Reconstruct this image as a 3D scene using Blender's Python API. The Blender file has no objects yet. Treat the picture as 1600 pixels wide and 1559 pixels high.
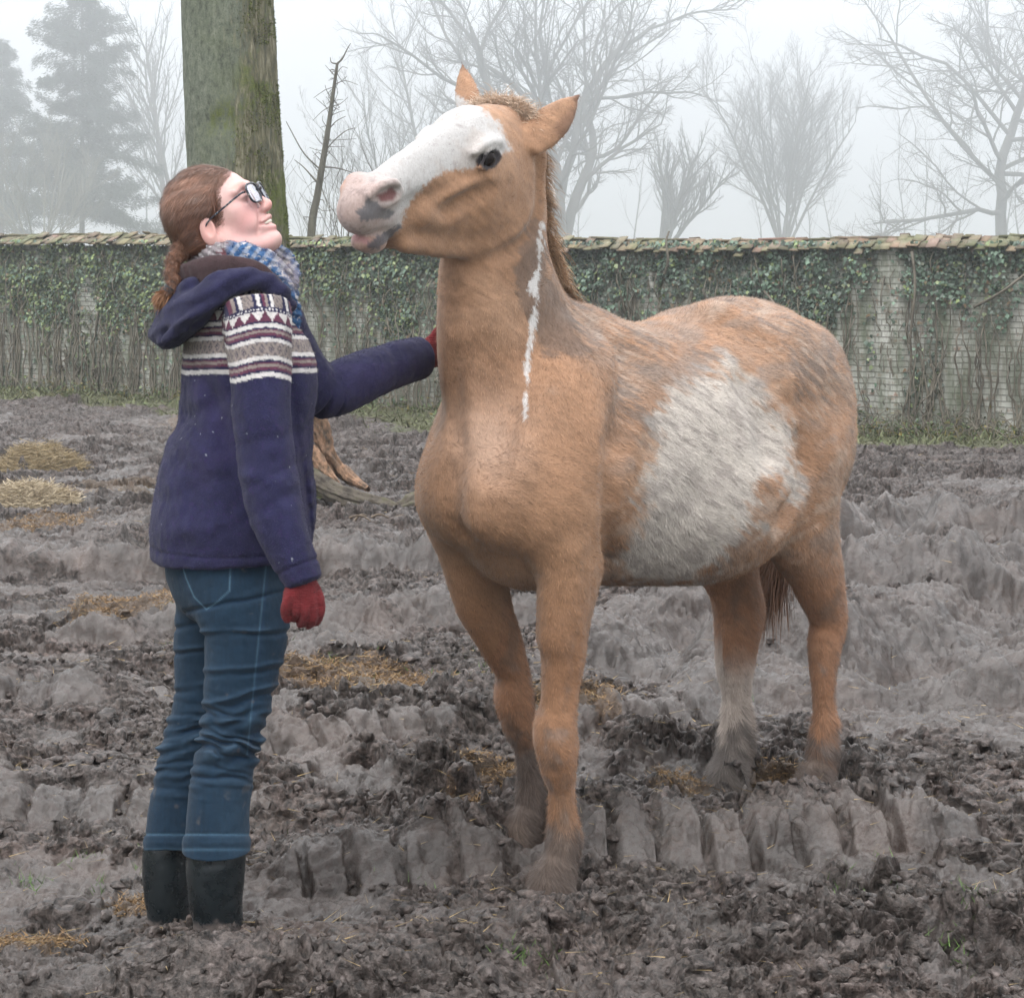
import bpy, math, random, time as _t
import numpy as np
from mathutils import Vector
rng = np.random.default_rng(7)
random.seed(7)
S = bpy.context.scene
COL = S.collection

# ------------------------------------------------------------------ camera
CAMZ, FPX = 1.58, 3000.0                      # eye height, focal length in photo pixels (1600 wide)
cam_d = bpy.data.cameras.new('camera'); cam = bpy.data.objects.new('camera', cam_d); COL.objects.link(cam)
cam.location = (0, 0, CAMZ); cam.rotation_euler = (math.pi / 2, 0, 0)
cam_d.sensor_fit = 'HORIZONTAL'; cam_d.sensor_width = 36.0
cam_d.lens = 36.0 * FPX / 1600.0
cam_d.shift_y = -(779.5 - 370.0) / 1600.0
cam_d.clip_start = 0.1; cam_d.clip_end = 2000
S.camera = cam

# ------------------------------------------------------------------ world, sun, exposure
SUN_EL, SUN_AZ = math.radians(55), math.radians(200)
wd = bpy.data.worlds.new('World'); S.world = wd; wd.use_nodes = True
nt = wd.node_tree; nt.nodes.clear()
sky = nt.nodes.new('ShaderNodeTexSky'); sky.sky_type = 'NISHITA'; sky.sun_disc = False
sky.sun_elevation = SUN_EL; sky.sun_rotation = SUN_AZ; sky.air_density = 1.0; sky.dust_density = 6.0; sky.ozone_density = 1.0
hs = nt.nodes.new('ShaderNodeHueSaturation'); hs.inputs['Saturation'].default_value = 0.10
mxw = nt.nodes.new('ShaderNodeMix'); mxw.data_type = 'RGBA'; mxw.inputs[0].default_value = 0.80
# the grey-white of the cloud and fog overhead, brighter towards the zenith as under any closed overcast
geo = nt.nodes.new('ShaderNodeTexCoord'); sxyz = nt.nodes.new('ShaderNodeSeparateXYZ'); mr = nt.nodes.new('ShaderNodeMapRange')
mr.inputs[1].default_value = 0.10; mr.inputs[2].default_value = 0.9; mr.inputs[3].default_value = 0; mr.inputs[4].default_value = 1
ov = nt.nodes.new('ShaderNodeMix'); ov.data_type = 'RGBA'; ov.inputs[6].default_value = (9.7, 10.1, 10.6, 1); ov.inputs[7].default_value = (31.0, 31.2, 31.8, 1)
nt.links.new(geo.outputs['Generated'], sxyz.inputs[0]); nt.links.new(sxyz.outputs[2], mr.inputs[0]); nt.links.new(mr.outputs[0], ov.inputs[0]); nt.links.new(ov.outputs[2], mxw.inputs[7])
bg = nt.nodes.new('ShaderNodeBackground'); bg.inputs['Strength'].default_value = 0.10
wo = nt.nodes.new('ShaderNodeOutputWorld')
nt.links.new(sky.outputs[0], hs.inputs['Color']); nt.links.new(hs.outputs[0], mxw.inputs[6])
nt.links.new(mxw.outputs[2], bg.inputs['Color']); nt.links.new(bg.outputs[0], wo.inputs['Surface'])
sl = bpy.data.lights.new('sun', 'SUN'); sl.energy = 1.2; sl.angle = math.radians(22); sl.color = (1.0, 0.97, 0.93)
so = bpy.data.objects.new('sun', sl); COL.objects.link(so)
sd = Vector((math.sin(SUN_AZ) * math.cos(SUN_EL), math.cos(SUN_AZ) * math.cos(SUN_EL), math.sin(SUN_EL)))
so.rotation_euler = sd.to_track_quat('Z', 'Y').to_euler()
so.location = (0, 0, 30)
S.view_settings.view_transform = 'Standard'; S.view_settings.look = 'None'
S.view_settings.exposure = 0.28; S.view_settings.gamma = 1.0
S.render.engine = 'CYCLES'
S.cycles.use_denoising = True
try: S.cycles.denoiser = 'OPENIMAGEDENOISE'
except Exception: pass
S.cycles.max_bounces = 5; S.cycles.diffuse_bounces = 3; S.cycles.glossy_bounces = 2
S.cycles.transmission_bounces = 4; S.cycles.volume_bounces = 1; S.cycles.transparent_max_bounces = 8
S.cycles.use_adaptive_sampling = True; S.cycles.adaptive_threshold = 0.015
S.cycles.caustics_reflective = False; S.cycles.caustics_refractive = False

# ------------------------------------------------------------------ helpers
def A(*v): return np.array(v, dtype=np.float64)
def unit(v):
    v = np.asarray(v, float); return v / np.maximum(np.linalg.norm(v, axis=-1, keepdims=True), 1e-9)
def W(px, py, d):
    """point of the place seen at photo pixel (px, py) when it stands d metres away"""
    return A((px - 800) * d / FPX, d, CAMZ - (py - 370) * d / FPX)
def topx(P):
    P = np.asarray(P); d = P[..., 1]
    return np.stack([800 + FPX * P[..., 0] / d, 370 + FPX * (CAMZ - P[..., 2]) / d], -1)
def sstep(a, b, x):
    t = np.clip((x - a) / (b - a), 0, 1); return t * t * (3 - 2 * t)
def _hash(ix, iy, iz, seed):
    h = (ix * 374761393 + iy * 668265263 + iz * 2147483647 + seed * 1274126177) & 0xFFFFFFFF
    h = ((h ^ (h >> 13)) * 1274126177) & 0xFFFFFFFF
    h = ((h ^ (h >> 15)) * 2246822519) & 0xFFFFFFFF
    return (h ^ (h >> 16)) & 0xFFFFFFFF
def vnoise(P, seed=0):
    """smooth value noise in -1..1, P (N,2) or (N,3)"""
    P = np.asarray(P, float)
    if P.shape[-1] == 2: P = np.concatenate([P, np.zeros(P.shape[:-1] + (1,))], -1); two = True
    else: two = False
    f = np.floor(P); i = f.astype(np.int64); t = P - f; t = t * t * t * (t * (t * 6 - 15) + 10)
    r = 0.0
    for dz in ((0,) if two else (0, 1)):
        wz = 1.0 if two else (t[..., 2] if dz else 1 - t[..., 2])
        for dy in (0, 1):
            wy = t[..., 1] if dy else 1 - t[..., 1]
            for dx in (0, 1):
                wx = t[..., 0] if dx else 1 - t[..., 0]
                h = _hash(i[..., 0] + dx, i[..., 1] + dy, i[..., 2] + dz, seed) / 4294967295.0
                r = r + wx * wy * wz * h
    return r * 2 - 1
def fbm(P, octv=4, seed=0, gain=0.5, lac=2.03):
    r = 0.0; a = 1.0; n = 0.0; P = np.asarray(P, float)
    for o in range(octv):
        r = r + a * vnoise(P * lac ** o + 13.7 * o, seed + o * 17); n += a; a *= gain
    return r / n
def poly_sd(pts, poly):
    """signed distance (px, + inside) of pts (N,2) to a closed polygon"""
    poly = np.asarray(poly, float); n = len(poly); d = np.full(len(pts), 1e9); ins = np.zeros(len(pts), bool)
    for i in range(n):
        a, b = poly[i], poly[(i + 1) % n]; e = b - a; w = pts - a
        t = np.clip((w @ e) / max(e @ e, 1e-9), 0, 1)
        d = np.minimum(d, np.linalg.norm(w - t[:, None] * e, axis=1))
        c = ((a[1] > pts[:, 1]) != (b[1] > pts[:, 1]))
        xx = a[0] + (pts[:, 1] - a[1]) * (b[0] - a[0]) / (b[1] - a[1] if abs(b[1] - a[1]) > 1e-9 else 1e-9)
        ins ^= c & (pts[:, 0] < xx)
    return np.where(ins, d, -d)
def crom(pts, n=4):
    """Catmull-Rom through rows of numbers, n steps per span"""
    p = np.asarray(pts, float)
    if len(p) < 3: 
        t = np.linspace(0, 1, n + 1)[:, None]; return p[0] * (1 - t) + p[-1] * t
    q = np.vstack([2 * p[0] - p[1], p, 2 * p[-1] - p[-2]]); out = []
    for i in range(1, len(q) - 2):
        for k in range(n):
            t = k / n
            out.append(0.5 * ((2 * q[i]) + (-q[i-1] + q[i+1]) * t + (2*q[i-1] - 5*q[i] + 4*q[i+1] - q[i+2]) * t*t + (-q[i-1] + 3*q[i] - 3*q[i+1] + q[i+2]) * t**3))
    out.append(q[-2]); return np.array(out)

# ---- implicit modelling: tubes with elliptical sections and ellipsoids, smoothly joined
class Tube:
    """rows: x y z a(bside) bu(p) bd(own); side = direction of the a axis (one vector or one per row)"""
    def __init__(s, rows, side=(1, 0, 0), k=0.02, op='add', n=4, cap=None):
        rows = np.asarray(rows, float)
        if rows.shape[1] == 4: rows = np.hstack([rows, rows[:, 3:4], rows[:, 3:4]])
        if rows.shape[1] == 5: rows = np.hstack([rows, rows[:, 4:5]])
        sd = np.asarray(side, float)
        if sd.ndim == 1: sd = np.repeat(sd[None], len(rows), 0)
        r = crom(np.hstack([rows, sd]), n) if n > 1 else np.hstack([rows, sd])
        s.p = r[:, :3]; s.r = np.maximum(r[:, 3:6], 1e-4); s.s = r[:, 6:9]; s.k = k; s.op = op; s.cap = cap
        m = s.r.max() + 0.02; s.lo = s.p.min(0) - m; s.hi = s.p.max(0) + m
    def ev(s, P, want_t=False):
        best = np.full(len(P), 1e9); bt = np.zeros(len(P)); M = len(s.p)
        for i in range(M - 1):
            a, b = s.p[i], s.p[i + 1]; e = b - a; L2 = e @ e
            if L2 < 1e-12: continue
            w = P - a; t = np.clip((w @ e) / L2, 0, 1)
            c = w - t[:, None] * e; T = e / math.sqrt(L2)
            sv = s.s[i] + (s.s[i+1] - s.s[i]) * 0.5; sv = sv - (sv @ T) * T; sv = sv / max(np.linalg.norm(sv), 1e-9)
            nv = np.cross(T, sv)
            rr = s.r[i] + (s.r[i+1] - s.r[i]) * t[:, None]
            x = c @ sv; y = c @ nv; z = c @ T
            yb = np.where(y > 0, rr[:, 1], rr[:, 2])
            q = np.sqrt((x / rr[:, 0]) ** 2 + (y / yb) ** 2 + (z / (s.cap if s.cap else np.minimum(rr[:, 0], yb))) ** 2)
            l = np.sqrt((c * c).sum(1)); d = np.where(q > 1e-4, l * (1 - 1 / np.maximum(q, 1e-4)), -rr.min(1))
            m = d < best; best = np.where(m, d, best); bt = np.where(m, (i + t) / (M - 1), bt)
        return (best, bt) if want_t else best
class Ell:
    def __init__(s, c, r, axes=None, k=0.02, op='add'):
        s.c = np.asarray(c, float); s.r = np.asarray(r, float) * np.ones(3)
        s.R = np.eye(3) if axes is None else np.array([unit(a) for a in axes]); s.k = k; s.op = op
        m = s.r.max() + 0.01; s.lo = s.c - m; s.hi = s.c + m
    def ev(s, P):
        c = P - s.c; l = np.linalg.norm(c, axis=1); q = np.linalg.norm((c @ s.R.T) / s.r, axis=1)
        return np.where(q > 1e-4, l * (1 - 1 / np.maximum(q, 1e-4)), -s.r.min())
def sdf_of(prims, disp=None):
    def f(P):
        D = np.full(len(P), 0.5)
        for p in prims:
            mg = max(p.k * 1.5, 0.03) if p.op == 'add' else p.k * 1.5
            m = np.all((P > p.lo - mg) & (P < p.hi + mg), axis=1)
            if not m.any(): continue
            d = p.ev(P[m]); a = D[m]; k = p.k
            if p.op == 'add':
                h = np.clip(.5 + .5 * (d - a) / k, 0, 1); D[m] = d + (a - d) * h - k * h * (1 - h)
            else:
                d = -d; D[m] = np.maximum(a, d) + k * 0.25 * np.maximum(1 - np.abs(a - d) / k, 0) ** 2
        if disp is not None:
            m = np.abs(D) < 0.06
            if m.any(): D[m] = D[m] - disp(P[m])
        return D
    return f
def polygonize(f, lo, hi, h, smooth=1):
    """surface nets on a sparse grid -> verts, quads"""
    B = 4; lo = np.asarray(lo, float); n = np.ceil((np.asarray(hi) - lo) / (h * B)).astype(int) + 1
    g = [np.arange(m) * h * B + lo[i] + h * (B - 1) / 2 for i, m in enumerate(n)]
    X = np.stack(np.meshgrid(*g, indexing='ij'), -1).reshape(-1, 3)
    Dc = np.concatenate([f(c) for c in np.array_split(X, max(1, len(X) // 200000))]).reshape(n)
    act = np.argwhere(np.abs(Dc) < h * B * 1.9)
    D = np.repeat(np.repeat(np.repeat(np.where(Dc < 0, -1, 1).astype(np.float32), B, 0), B, 1), B, 2)
    o = np.stack(np.meshgrid(*[np.arange(B)] * 3, indexing='ij'), -1).reshape(-1, 3)
    for ch in np.array_split(act, max(1, len(act) // 4000)):
        I = (ch[:, None, :] * B + o[None]).reshape(-1, 3)
        D[I[:, 0], I[:, 1], I[:, 2]] = f(lo + I * h)
    N = D < 0; N[0] = N[-1] = False; N[:, 0] = N[:, -1] = False; N[:, :, 0] = N[:, :, -1] = False
    cnt = sum(N[a:N.shape[0]-1+a, b:N.shape[1]-1+b, c:N.shape[2]-1+c].astype(np.uint8) for a in (0, 1) for b in (0, 1) for c in (0, 1))
    cells = np.argwhere((cnt > 0) & (cnt < 8))
    acc = np.zeros((len(cells), 3)); num = np.zeros(len(cells))
    cs = [(a, b, c) for a in (0, 1) for b in (0, 1) for c in (0, 1)]
    for p in cs:
        for ax in range(3):
            if p[ax]: continue
            q = list(p); q[ax] = 1
            i0 = cells + p; i1 = cells + q
            d0 = D[i0[:, 0], i0[:, 1], i0[:, 2]]; d1 = D[i1[:, 0], i1[:, 1], i1[:, 2]]
            m = (d0 < 0) != (d1 < 0); t = np.where(m, d0 / np.where(m, d0 - d1, 1), 0)
            v = np.repeat(np.array(p, float)[None], len(cells), 0); v[:, ax] = t
            acc += np.where(m[:, None], v, 0); num += m
    V = lo + (cells + acc / np.maximum(num, 1)[:, None]) * h
    idx = np.full(cnt.shape, -1, np.int32); idx[cells[:, 0], cells[:, 1], cells[:, 2]] = np.arange(len(cells))
    F = []
    for ax in range(3):
        sl0 = [slice(None)] * 3; sl1 = [slice(None)] * 3; sl0[ax] = slice(0, -1); sl1[ax] = slice(1, None)
        e = np.argwhere(N[tuple(sl0)] != N[tuple(sl1)])
        e = e[(e[:, (ax+1) % 3] > 0) & (e[:, (ax+2) % 3] > 0)]
        inside = N[e[:, 0], e[:, 1], e[:, 2]]
        u = np.zeros(3, int); w = np.zeros(3, int); u[(ax+1) % 3] = 1; w[(ax+2) % 3] = 1
        q = np.stack([idx[tuple((e - s_).T)] for s_ in (u * 0, u, u + w, w)], 1)
        q = np.where(inside[:, None], q, q[:, ::-1]); F.append(q[(q >= 0).all(1)])
    F = np.concatenate(F)
    for _ in range(smooth):
        s_ = np.zeros_like(V); c_ = np.zeros(len(V))
        for a, b in ((0, 1), (1, 2), (2, 3), (3, 0)):
            for ax in range(3):
                s_[:, ax] += np.bincount(F[:, a], V[F[:, b], ax], len(V)) + np.bincount(F[:, b], V[F[:, a], ax], len(V))
            c_ += np.bincount(F[:, a], minlength=len(V)) + np.bincount(F[:, b], minlength=len(V))
        V = np.where(c_[:, None] > 0, V * 0.5 + 0.5 * s_ / np.maximum(c_, 1)[:, None], V)
    return V, F
def vnormals(V, F):
    n = np.cross(V[F[:, 2]] - V[F[:, 0]], V[F[:, 3 if F.shape[1] > 3 else 1]] - V[F[:, 1 if F.shape[1] > 3 else 0]])
    if F.shape[1] == 3: n = np.cross(V[F[:, 1]] - V[F[:, 0]], V[F[:, 2]] - V[F[:, 0]])
    r = np.zeros_like(V)
    for k in range(F.shape[1]):
        for ax in range(3): r[:, ax] += np.bincount(F[:, k], n[:, ax], len(V))
    return unit(r)
def mesh_obj(name, V, F, mat=None, parent=None, smooth=True, attrs=None, tri=None, loc=None):
    """V (N,3); F (M,3|4) faces, tri: extra triangles (K,3); attrs: name -> (N,) float or (N,3|4) colour per vertex"""
    V = np.asarray(V, float)
    if loc is not None: V = V - np.asarray(loc, float)
    me = bpy.data.meshes.new(name); fs = [np.asarray(f, np.int64) for f in (F, tri) if f is not None and len(f)]
    nl = sum(f.size for f in fs); nf = sum(len(f) for f in fs)
    me.vertices.add(len(V)); me.vertices.foreach_set('co', V.astype(np.float32).ravel())
    me.loops.add(nl); me.loops.foreach_set('vertex_index', np.concatenate([f.ravel() for f in fs]).astype(np.int32))
    me.polygons.add(nf); sizes = np.concatenate([np.full(len(f), f.shape[1]) for f in fs])
    me.polygons.foreach_set('loop_start', np.concatenate([[0], np.cumsum(sizes)[:-1]]).astype(np.int32))
    me.update(calc_edges=True)
    if smooth: me.polygons.foreach_set('use_smooth', np.ones(nf, bool))
    for k, v in (attrs or {}).items():
        v = np.asarray(v, np.float32)
        if v.ndim == 1: a = me.attributes.new(k, 'FLOAT', 'POINT'); a.data.foreach_set('value', v)
        else:
            if v.shape[1] == 3: v = np.hstack([v, np.ones((len(v), 1), np.float32)])
            a = me.attributes.new(k, 'FLOAT_COLOR', 'POINT'); a.data.foreach_set('color', v.ravel())
    me.validate()
    o = bpy.data.objects.new(name, me); COL.objects.link(o)
    if mat: me.materials.append(mat)
    if parent is not None: o.parent = parent
    if loc is not None: o.location = loc
    return o
def thing(name, label, cat, loc=(0, 0, 0), group=None):
    o = bpy.data.objects.new(name, None); COL.objects.link(o); o.location = loc; o['label'] = label; o['category'] = cat
    o.empty_display_size = 0.1
    if group: o['group'] = group
    return o
def tag(o, label=None, cat=None, group=None, kind=None):
    if label: o['label'] = label
    if cat: o['category'] = cat
    if group: o['group'] = group
    if kind: o['kind'] = kind
    return o
def strands(roots, dirs, length, width, bend=0.0, up=None, seg=2, wdir=None, taper=True):
    """thin blades: roots (N,3), dirs unit (N,3); length (N,), width (N,). returns V, tris/quads as triangles, root index per vertex"""
    N = len(roots); length = np.broadcast_to(length, N); width = np.broadcast_to(width, N)
    sdv = unit(np.cross(dirs, unit(rng.normal(size=(N, 3)))) if wdir is None else wdir) * width[:, None] * .5
    bv = np.zeros((N, 3)) if up is None else np.asarray(up) * np.ones((N, 1))
    rows = []
    for k in range(seg):
        t = k / seg; c = roots + dirs * (length * t)[:, None] + bv * (bend * length * t * t)[:, None]
        rows += [c - sdv * (1 - t * .6), c + sdv * (1 - t * .6)]
    rows.append(roots + dirs * length[:, None] + bv * (bend * length)[:, None])
    V = np.stack(rows, 1).reshape(-1, 3); m = len(rows); b = (np.arange(N) * m)[:, None]; T = []
    for k in range(seg - 1):
        T += [b + [2*k, 2*k+1, 2*k+3], b + [2*k, 2*k+3, 2*k+2]]
    T.append(b + [2*seg-2, 2*seg-1, 2*seg])
    return V, np.concatenate(T), np.repeat(np.arange(N), m)
def sample_surface(V, F, n, weight=None, r=None):
    r = r or rng
    a, b, c = V[F[:, 0]], V[F[:, 1]], V[F[:, 2]]; ar = np.linalg.norm(np.cross(c - a, V[F[:, -1]] - b), axis=1)
    if weight is not None: ar = ar * weight
    f = r.choice(len(F), n, p=ar / ar.sum()); w = r.dirichlet(np.ones(F.shape[1]), n)
    P = (V[F[f]] * w[:, :, None]).sum(1); return P, f, F[f, 0]
def nodes(name):
    m = bpy.data.materials.new(name); m.use_nodes = True; t = m.node_tree; t.nodes.clear()
    o = t.nodes.new('ShaderNodeOutputMaterial'); p = t.nodes.new('ShaderNodeBsdfPrincipled'); t.links.new(p.outputs[0], o.inputs['Surface'])
    return m, t, p, o
class NT:
    """short-hand for building node trees"""
    def __init__(s, t): s.t = t
    def n(s, kind, ins=None, **kw):
        x = s.t.nodes.new('ShaderNode' + kind)
        for k, v in kw.items(): setattr(x, k, v)
        for k, v in (ins or {}).items():
            if hasattr(v, 'is_linked') or hasattr(v, 'links'): s.t.links.new(v, x.inputs[k])
            else: x.inputs[k].default_value = v
        return x
    def attr(s, name): return s.n('Attribute', attribute_name=name)
    def noise(s, scale, detail=4, rough=.6, vec=None, dist=0.0):
        ins = {'Scale': scale, 'Detail': detail, 'Roughness': rough, 'Distortion': dist}
        if vec is not None: ins['Vector'] = vec
        return s.n('TexNoise', ins)
    def coord(s): return s.n('TexCoord').outputs['Object']
    def math(s, op, a, b=0.0, c=None):
        ins = {0: a, 1: b}
        if c is not None: ins[2] = c
        return s.n('Math', ins, operation=op).outputs[0]
    def mix(s, f, a, b, blend='MIX'):
        return s.n('Mix', {0: f, 6: a, 7: b}, data_type='RGBA', blend_type=blend).outputs[2]
    def ramp(s, f, stops, interp='LINEAR'):
        x = s.n('ValToRGB', {0: f}); cr = x.color_ramp; cr.interpolation = interp
        while len(cr.elements) < len(stops): cr.elements.new(0.5)
        for e, (p, c) in zip(cr.elements, stops):
            e.position = p; e.color = (c, c, c, 1) if np.isscalar(c) else (*c, 1) if len(c) == 3 else c
        return x.outputs[0]
    def rng(s, f, a, b, c=0.0, d=1.0): return s.n('MapRange', {0: f, 1: a, 2: b, 3: c, 4: d}).outputs[0]
    def bump(s, h, strength=.5, dist=.01, normal=None):
        ins = {'Height': h, 'Strength': strength, 'Distance': dist}
        if normal is not None: ins['Normal'] = normal
        return s.n('Bump', ins).outputs[0]
    def map(s, vec, scale=(1, 1, 1), rot=(0, 0, 0)): return s.n('Mapping', {'Vector': vec, 'Scale': scale, 'Rotation': rot}).outputs[0]
    def l(s, a, b): s.t.links.new(a, b)
def sphere(c, r, nu=24, nv=16, squash=(1, 1, 1)):
    th = np.linspace(0, 2 * np.pi, nu, endpoint=False); ph = np.linspace(0, np.pi, nv + 1)
    P, T = np.meshgrid(ph, th, indexing='ij'); V = np.stack([np.sin(P) * np.cos(T), np.sin(P) * np.sin(T), np.cos(P)], -1).reshape(-1, 3)
    Q = []
    for i in range(nv):
        for j in range(nu):
            a, b, c_, d = i * nu + j, i * nu + (j+1) % nu, (i+1) * nu + (j+1) % nu, (i+1) * nu + j
            if i > 0: Q.append((a, c_, b)) 
            if i < nv - 1: Q.append((a, d, c_))
    return V * np.array(squash) * r + c, np.array(Q)
def hair_mat(name, rough=.5):
    m, t, p, o = nodes(name); q = NT(t)
    q.l(q.attr('coat').outputs['Color'], p.inputs['Base Color']); p.inputs['Roughness'].default_value = rough; p.inputs['Specular IOR Level'].default_value = .35
    return m
def boxes(B):
    """B rows: centre(3), half axes ax(3), ay(3), az(3) -> V, F"""
    B = np.asarray(B, float); c = B[:, 0:3]; a, b, d = B[:, 3:6], B[:, 6:9], B[:, 9:12]
    sg = np.array([(-1,-1,-1),(1,-1,-1),(1,1,-1),(-1,1,-1),(-1,-1,1),(1,-1,1),(1,1,1),(-1,1,1)], float)
    V = c[:, None] + sg[None, :, 0:1] * a[:, None] + sg[None, :, 1:2] * b[:, None] + sg[None, :, 2:3] * d[:, None]
    f = np.array([(0,3,2,1),(4,5,6,7),(0,1,5,4),(1,2,6,5),(2,3,7,6),(3,0,4,7)])
    return V.reshape(-1, 3), (f[None] + (np.arange(len(B)) * 8)[:, None, None]).reshape(-1, 4)
def tubes(paths, sides=5):
    """paths: list of (pts (k,3), radii (k,)) -> V, F"""
    Vs, Fs, off = [], [], 0
    for pts, rad in paths:
        pts = np.asarray(pts, float); k = len(pts); rad = np.broadcast_to(rad, k)
        T = unit(np.gradient(pts, axis=0)); ref = A(0, 0, 1) if abs(T[:, 2]).mean() < .8 else A(1, 0, 0)
        s = unit(np.cross(T, ref)); u = np.cross(s, T)
        n = sides if np.ndim(sides) == 0 else (sides[0] if rad[0] > sides[2] else sides[1])
        a = np.linspace(0, 2 * np.pi, n, endpoint=False)
        V = pts[:, None] + rad[:, None, None] * (np.cos(a)[None, :, None] * s[:, None] + np.sin(a)[None, :, None] * u[:, None])
        i = np.arange(k - 1)[:, None] * n + np.arange(n)[None]; j = np.arange(k - 1)[:, None] * n + (np.arange(n)[None] + 1) % n
        Fs.append((np.stack([i, j, j + n, i + n], -1).reshape(-1, 4)) + off); Vs.append(V.reshape(-1, 3)); off += k * n
    return np.concatenate(Vs), np.concatenate(Fs)
# ================================================================== GROUND
def cell(P, seed=0):
    """nearest jittered lattice point: distance, gap to the second nearest, random numbers, offset; P (N,2) in cells"""
    f = np.floor(P).astype(np.int64); d = np.full(len(P), 9.0); d2 = np.full(len(P), 9.0); idr = np.zeros(len(P)); ix = np.zeros(len(P)); iy = np.zeros(len(P)); ox = np.zeros(len(P)); oy = np.zeros(len(P)); z = np.zeros(len(P), np.int64)
    for dy in (-1, 0, 1):
        for dx in (-1, 0, 1):
            cx, cy = f[:, 0] + dx, f[:, 1] + dy; h0 = _hash(cx, cy, z, seed)
            jx = (h0 & 0xFFFF) / 65536.0; jy = (h0 >> 16) / 65536.0; ax, ay = P[:, 0] - cx - jx, P[:, 1] - cy - jy
            dd = np.hypot(ax, ay); m = dd < d; h1 = (h0 * 2654435761) & 0xFFFFFFFF
            d2 = np.where(m, d, np.minimum(d2, dd)); d = np.where(m, dd, d); ox = np.where(m, ax, ox); oy = np.where(m, ay, oy)
            idr = np.where(m, (h1 >> 22) / 1024.0, idr); ix = np.where(m, ((h1 >> 12) & 1023) / 1024.0, ix); iy = np.where(m, ((h1 >> 2) & 1023) / 1024.0, iy)
    return d, d2 - d, idr, ix, iy, ox, oy
def clods(P, sc, am, seed):
    d, e, r_, ix, iy, ox, oy = cell(P * sc, seed)
    hgt = (r_ - .45) * 1.3 + (ix - .5) * ox * 2.6 + (iy - .5) * oy * 2.6
    dome = np.sqrt(np.maximum(0, 1 - (d * 1.1) ** 2)) - .55
    return am * (hgt * .55 + dome * .55) * sstep(0, .16, e) - am * .45 * sstep(.16, 0, e)
def gbase(y):
    t = y - 6.0
    return -np.minimum(.05 * np.where(t > 1, t, np.where(t < -1, 0, (t + 1) ** 2 / 4)), .82)
def line_sn(x, y, a, b):
    a = np.array(a, float); b = np.array(b, float); e = b - a; L = np.hypot(*e); e /= L
    return (x - a[0]) * e[0] + (y - a[1]) * e[1], -(x - a[0]) * e[1] + (y - a[1]) * e[0], L
TRACKS = [  # start, end, bank height, lug period, lug depth, foot width
    ((-.62, 4.60), (1.35, 4.88), .132, .126, .054, .10),
    ((-1.05, 5.75), (.95, 6.35), .085, .125, .042, .10),
    ((-4.2, 9.6), (.6, 10.1), .22, .9, .02, .16),
    ((-1.9, 7.7), (.4, 8.3), .15, .5, .02, .14),
    ((.35, 7.3), (3.6, 8.1), .14, .45, .03, .16),
    ((-3.0, 6.9), (-1.3, 6.6), .07, .2, .03, .12),
    ((.55, 6.55), (3.4, 6.35), .13, .5, .03, .16),
    ((1.0, 8.9), (4.6, 9.5), .22, .6, .03, .20),
    ((1.6, 11.2), (5.6, 11.6), .24, .9, .02, .24),
    ((-2.4, 5.6), (-.85, 5.1), .05, .16, .03, .10)]
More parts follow.
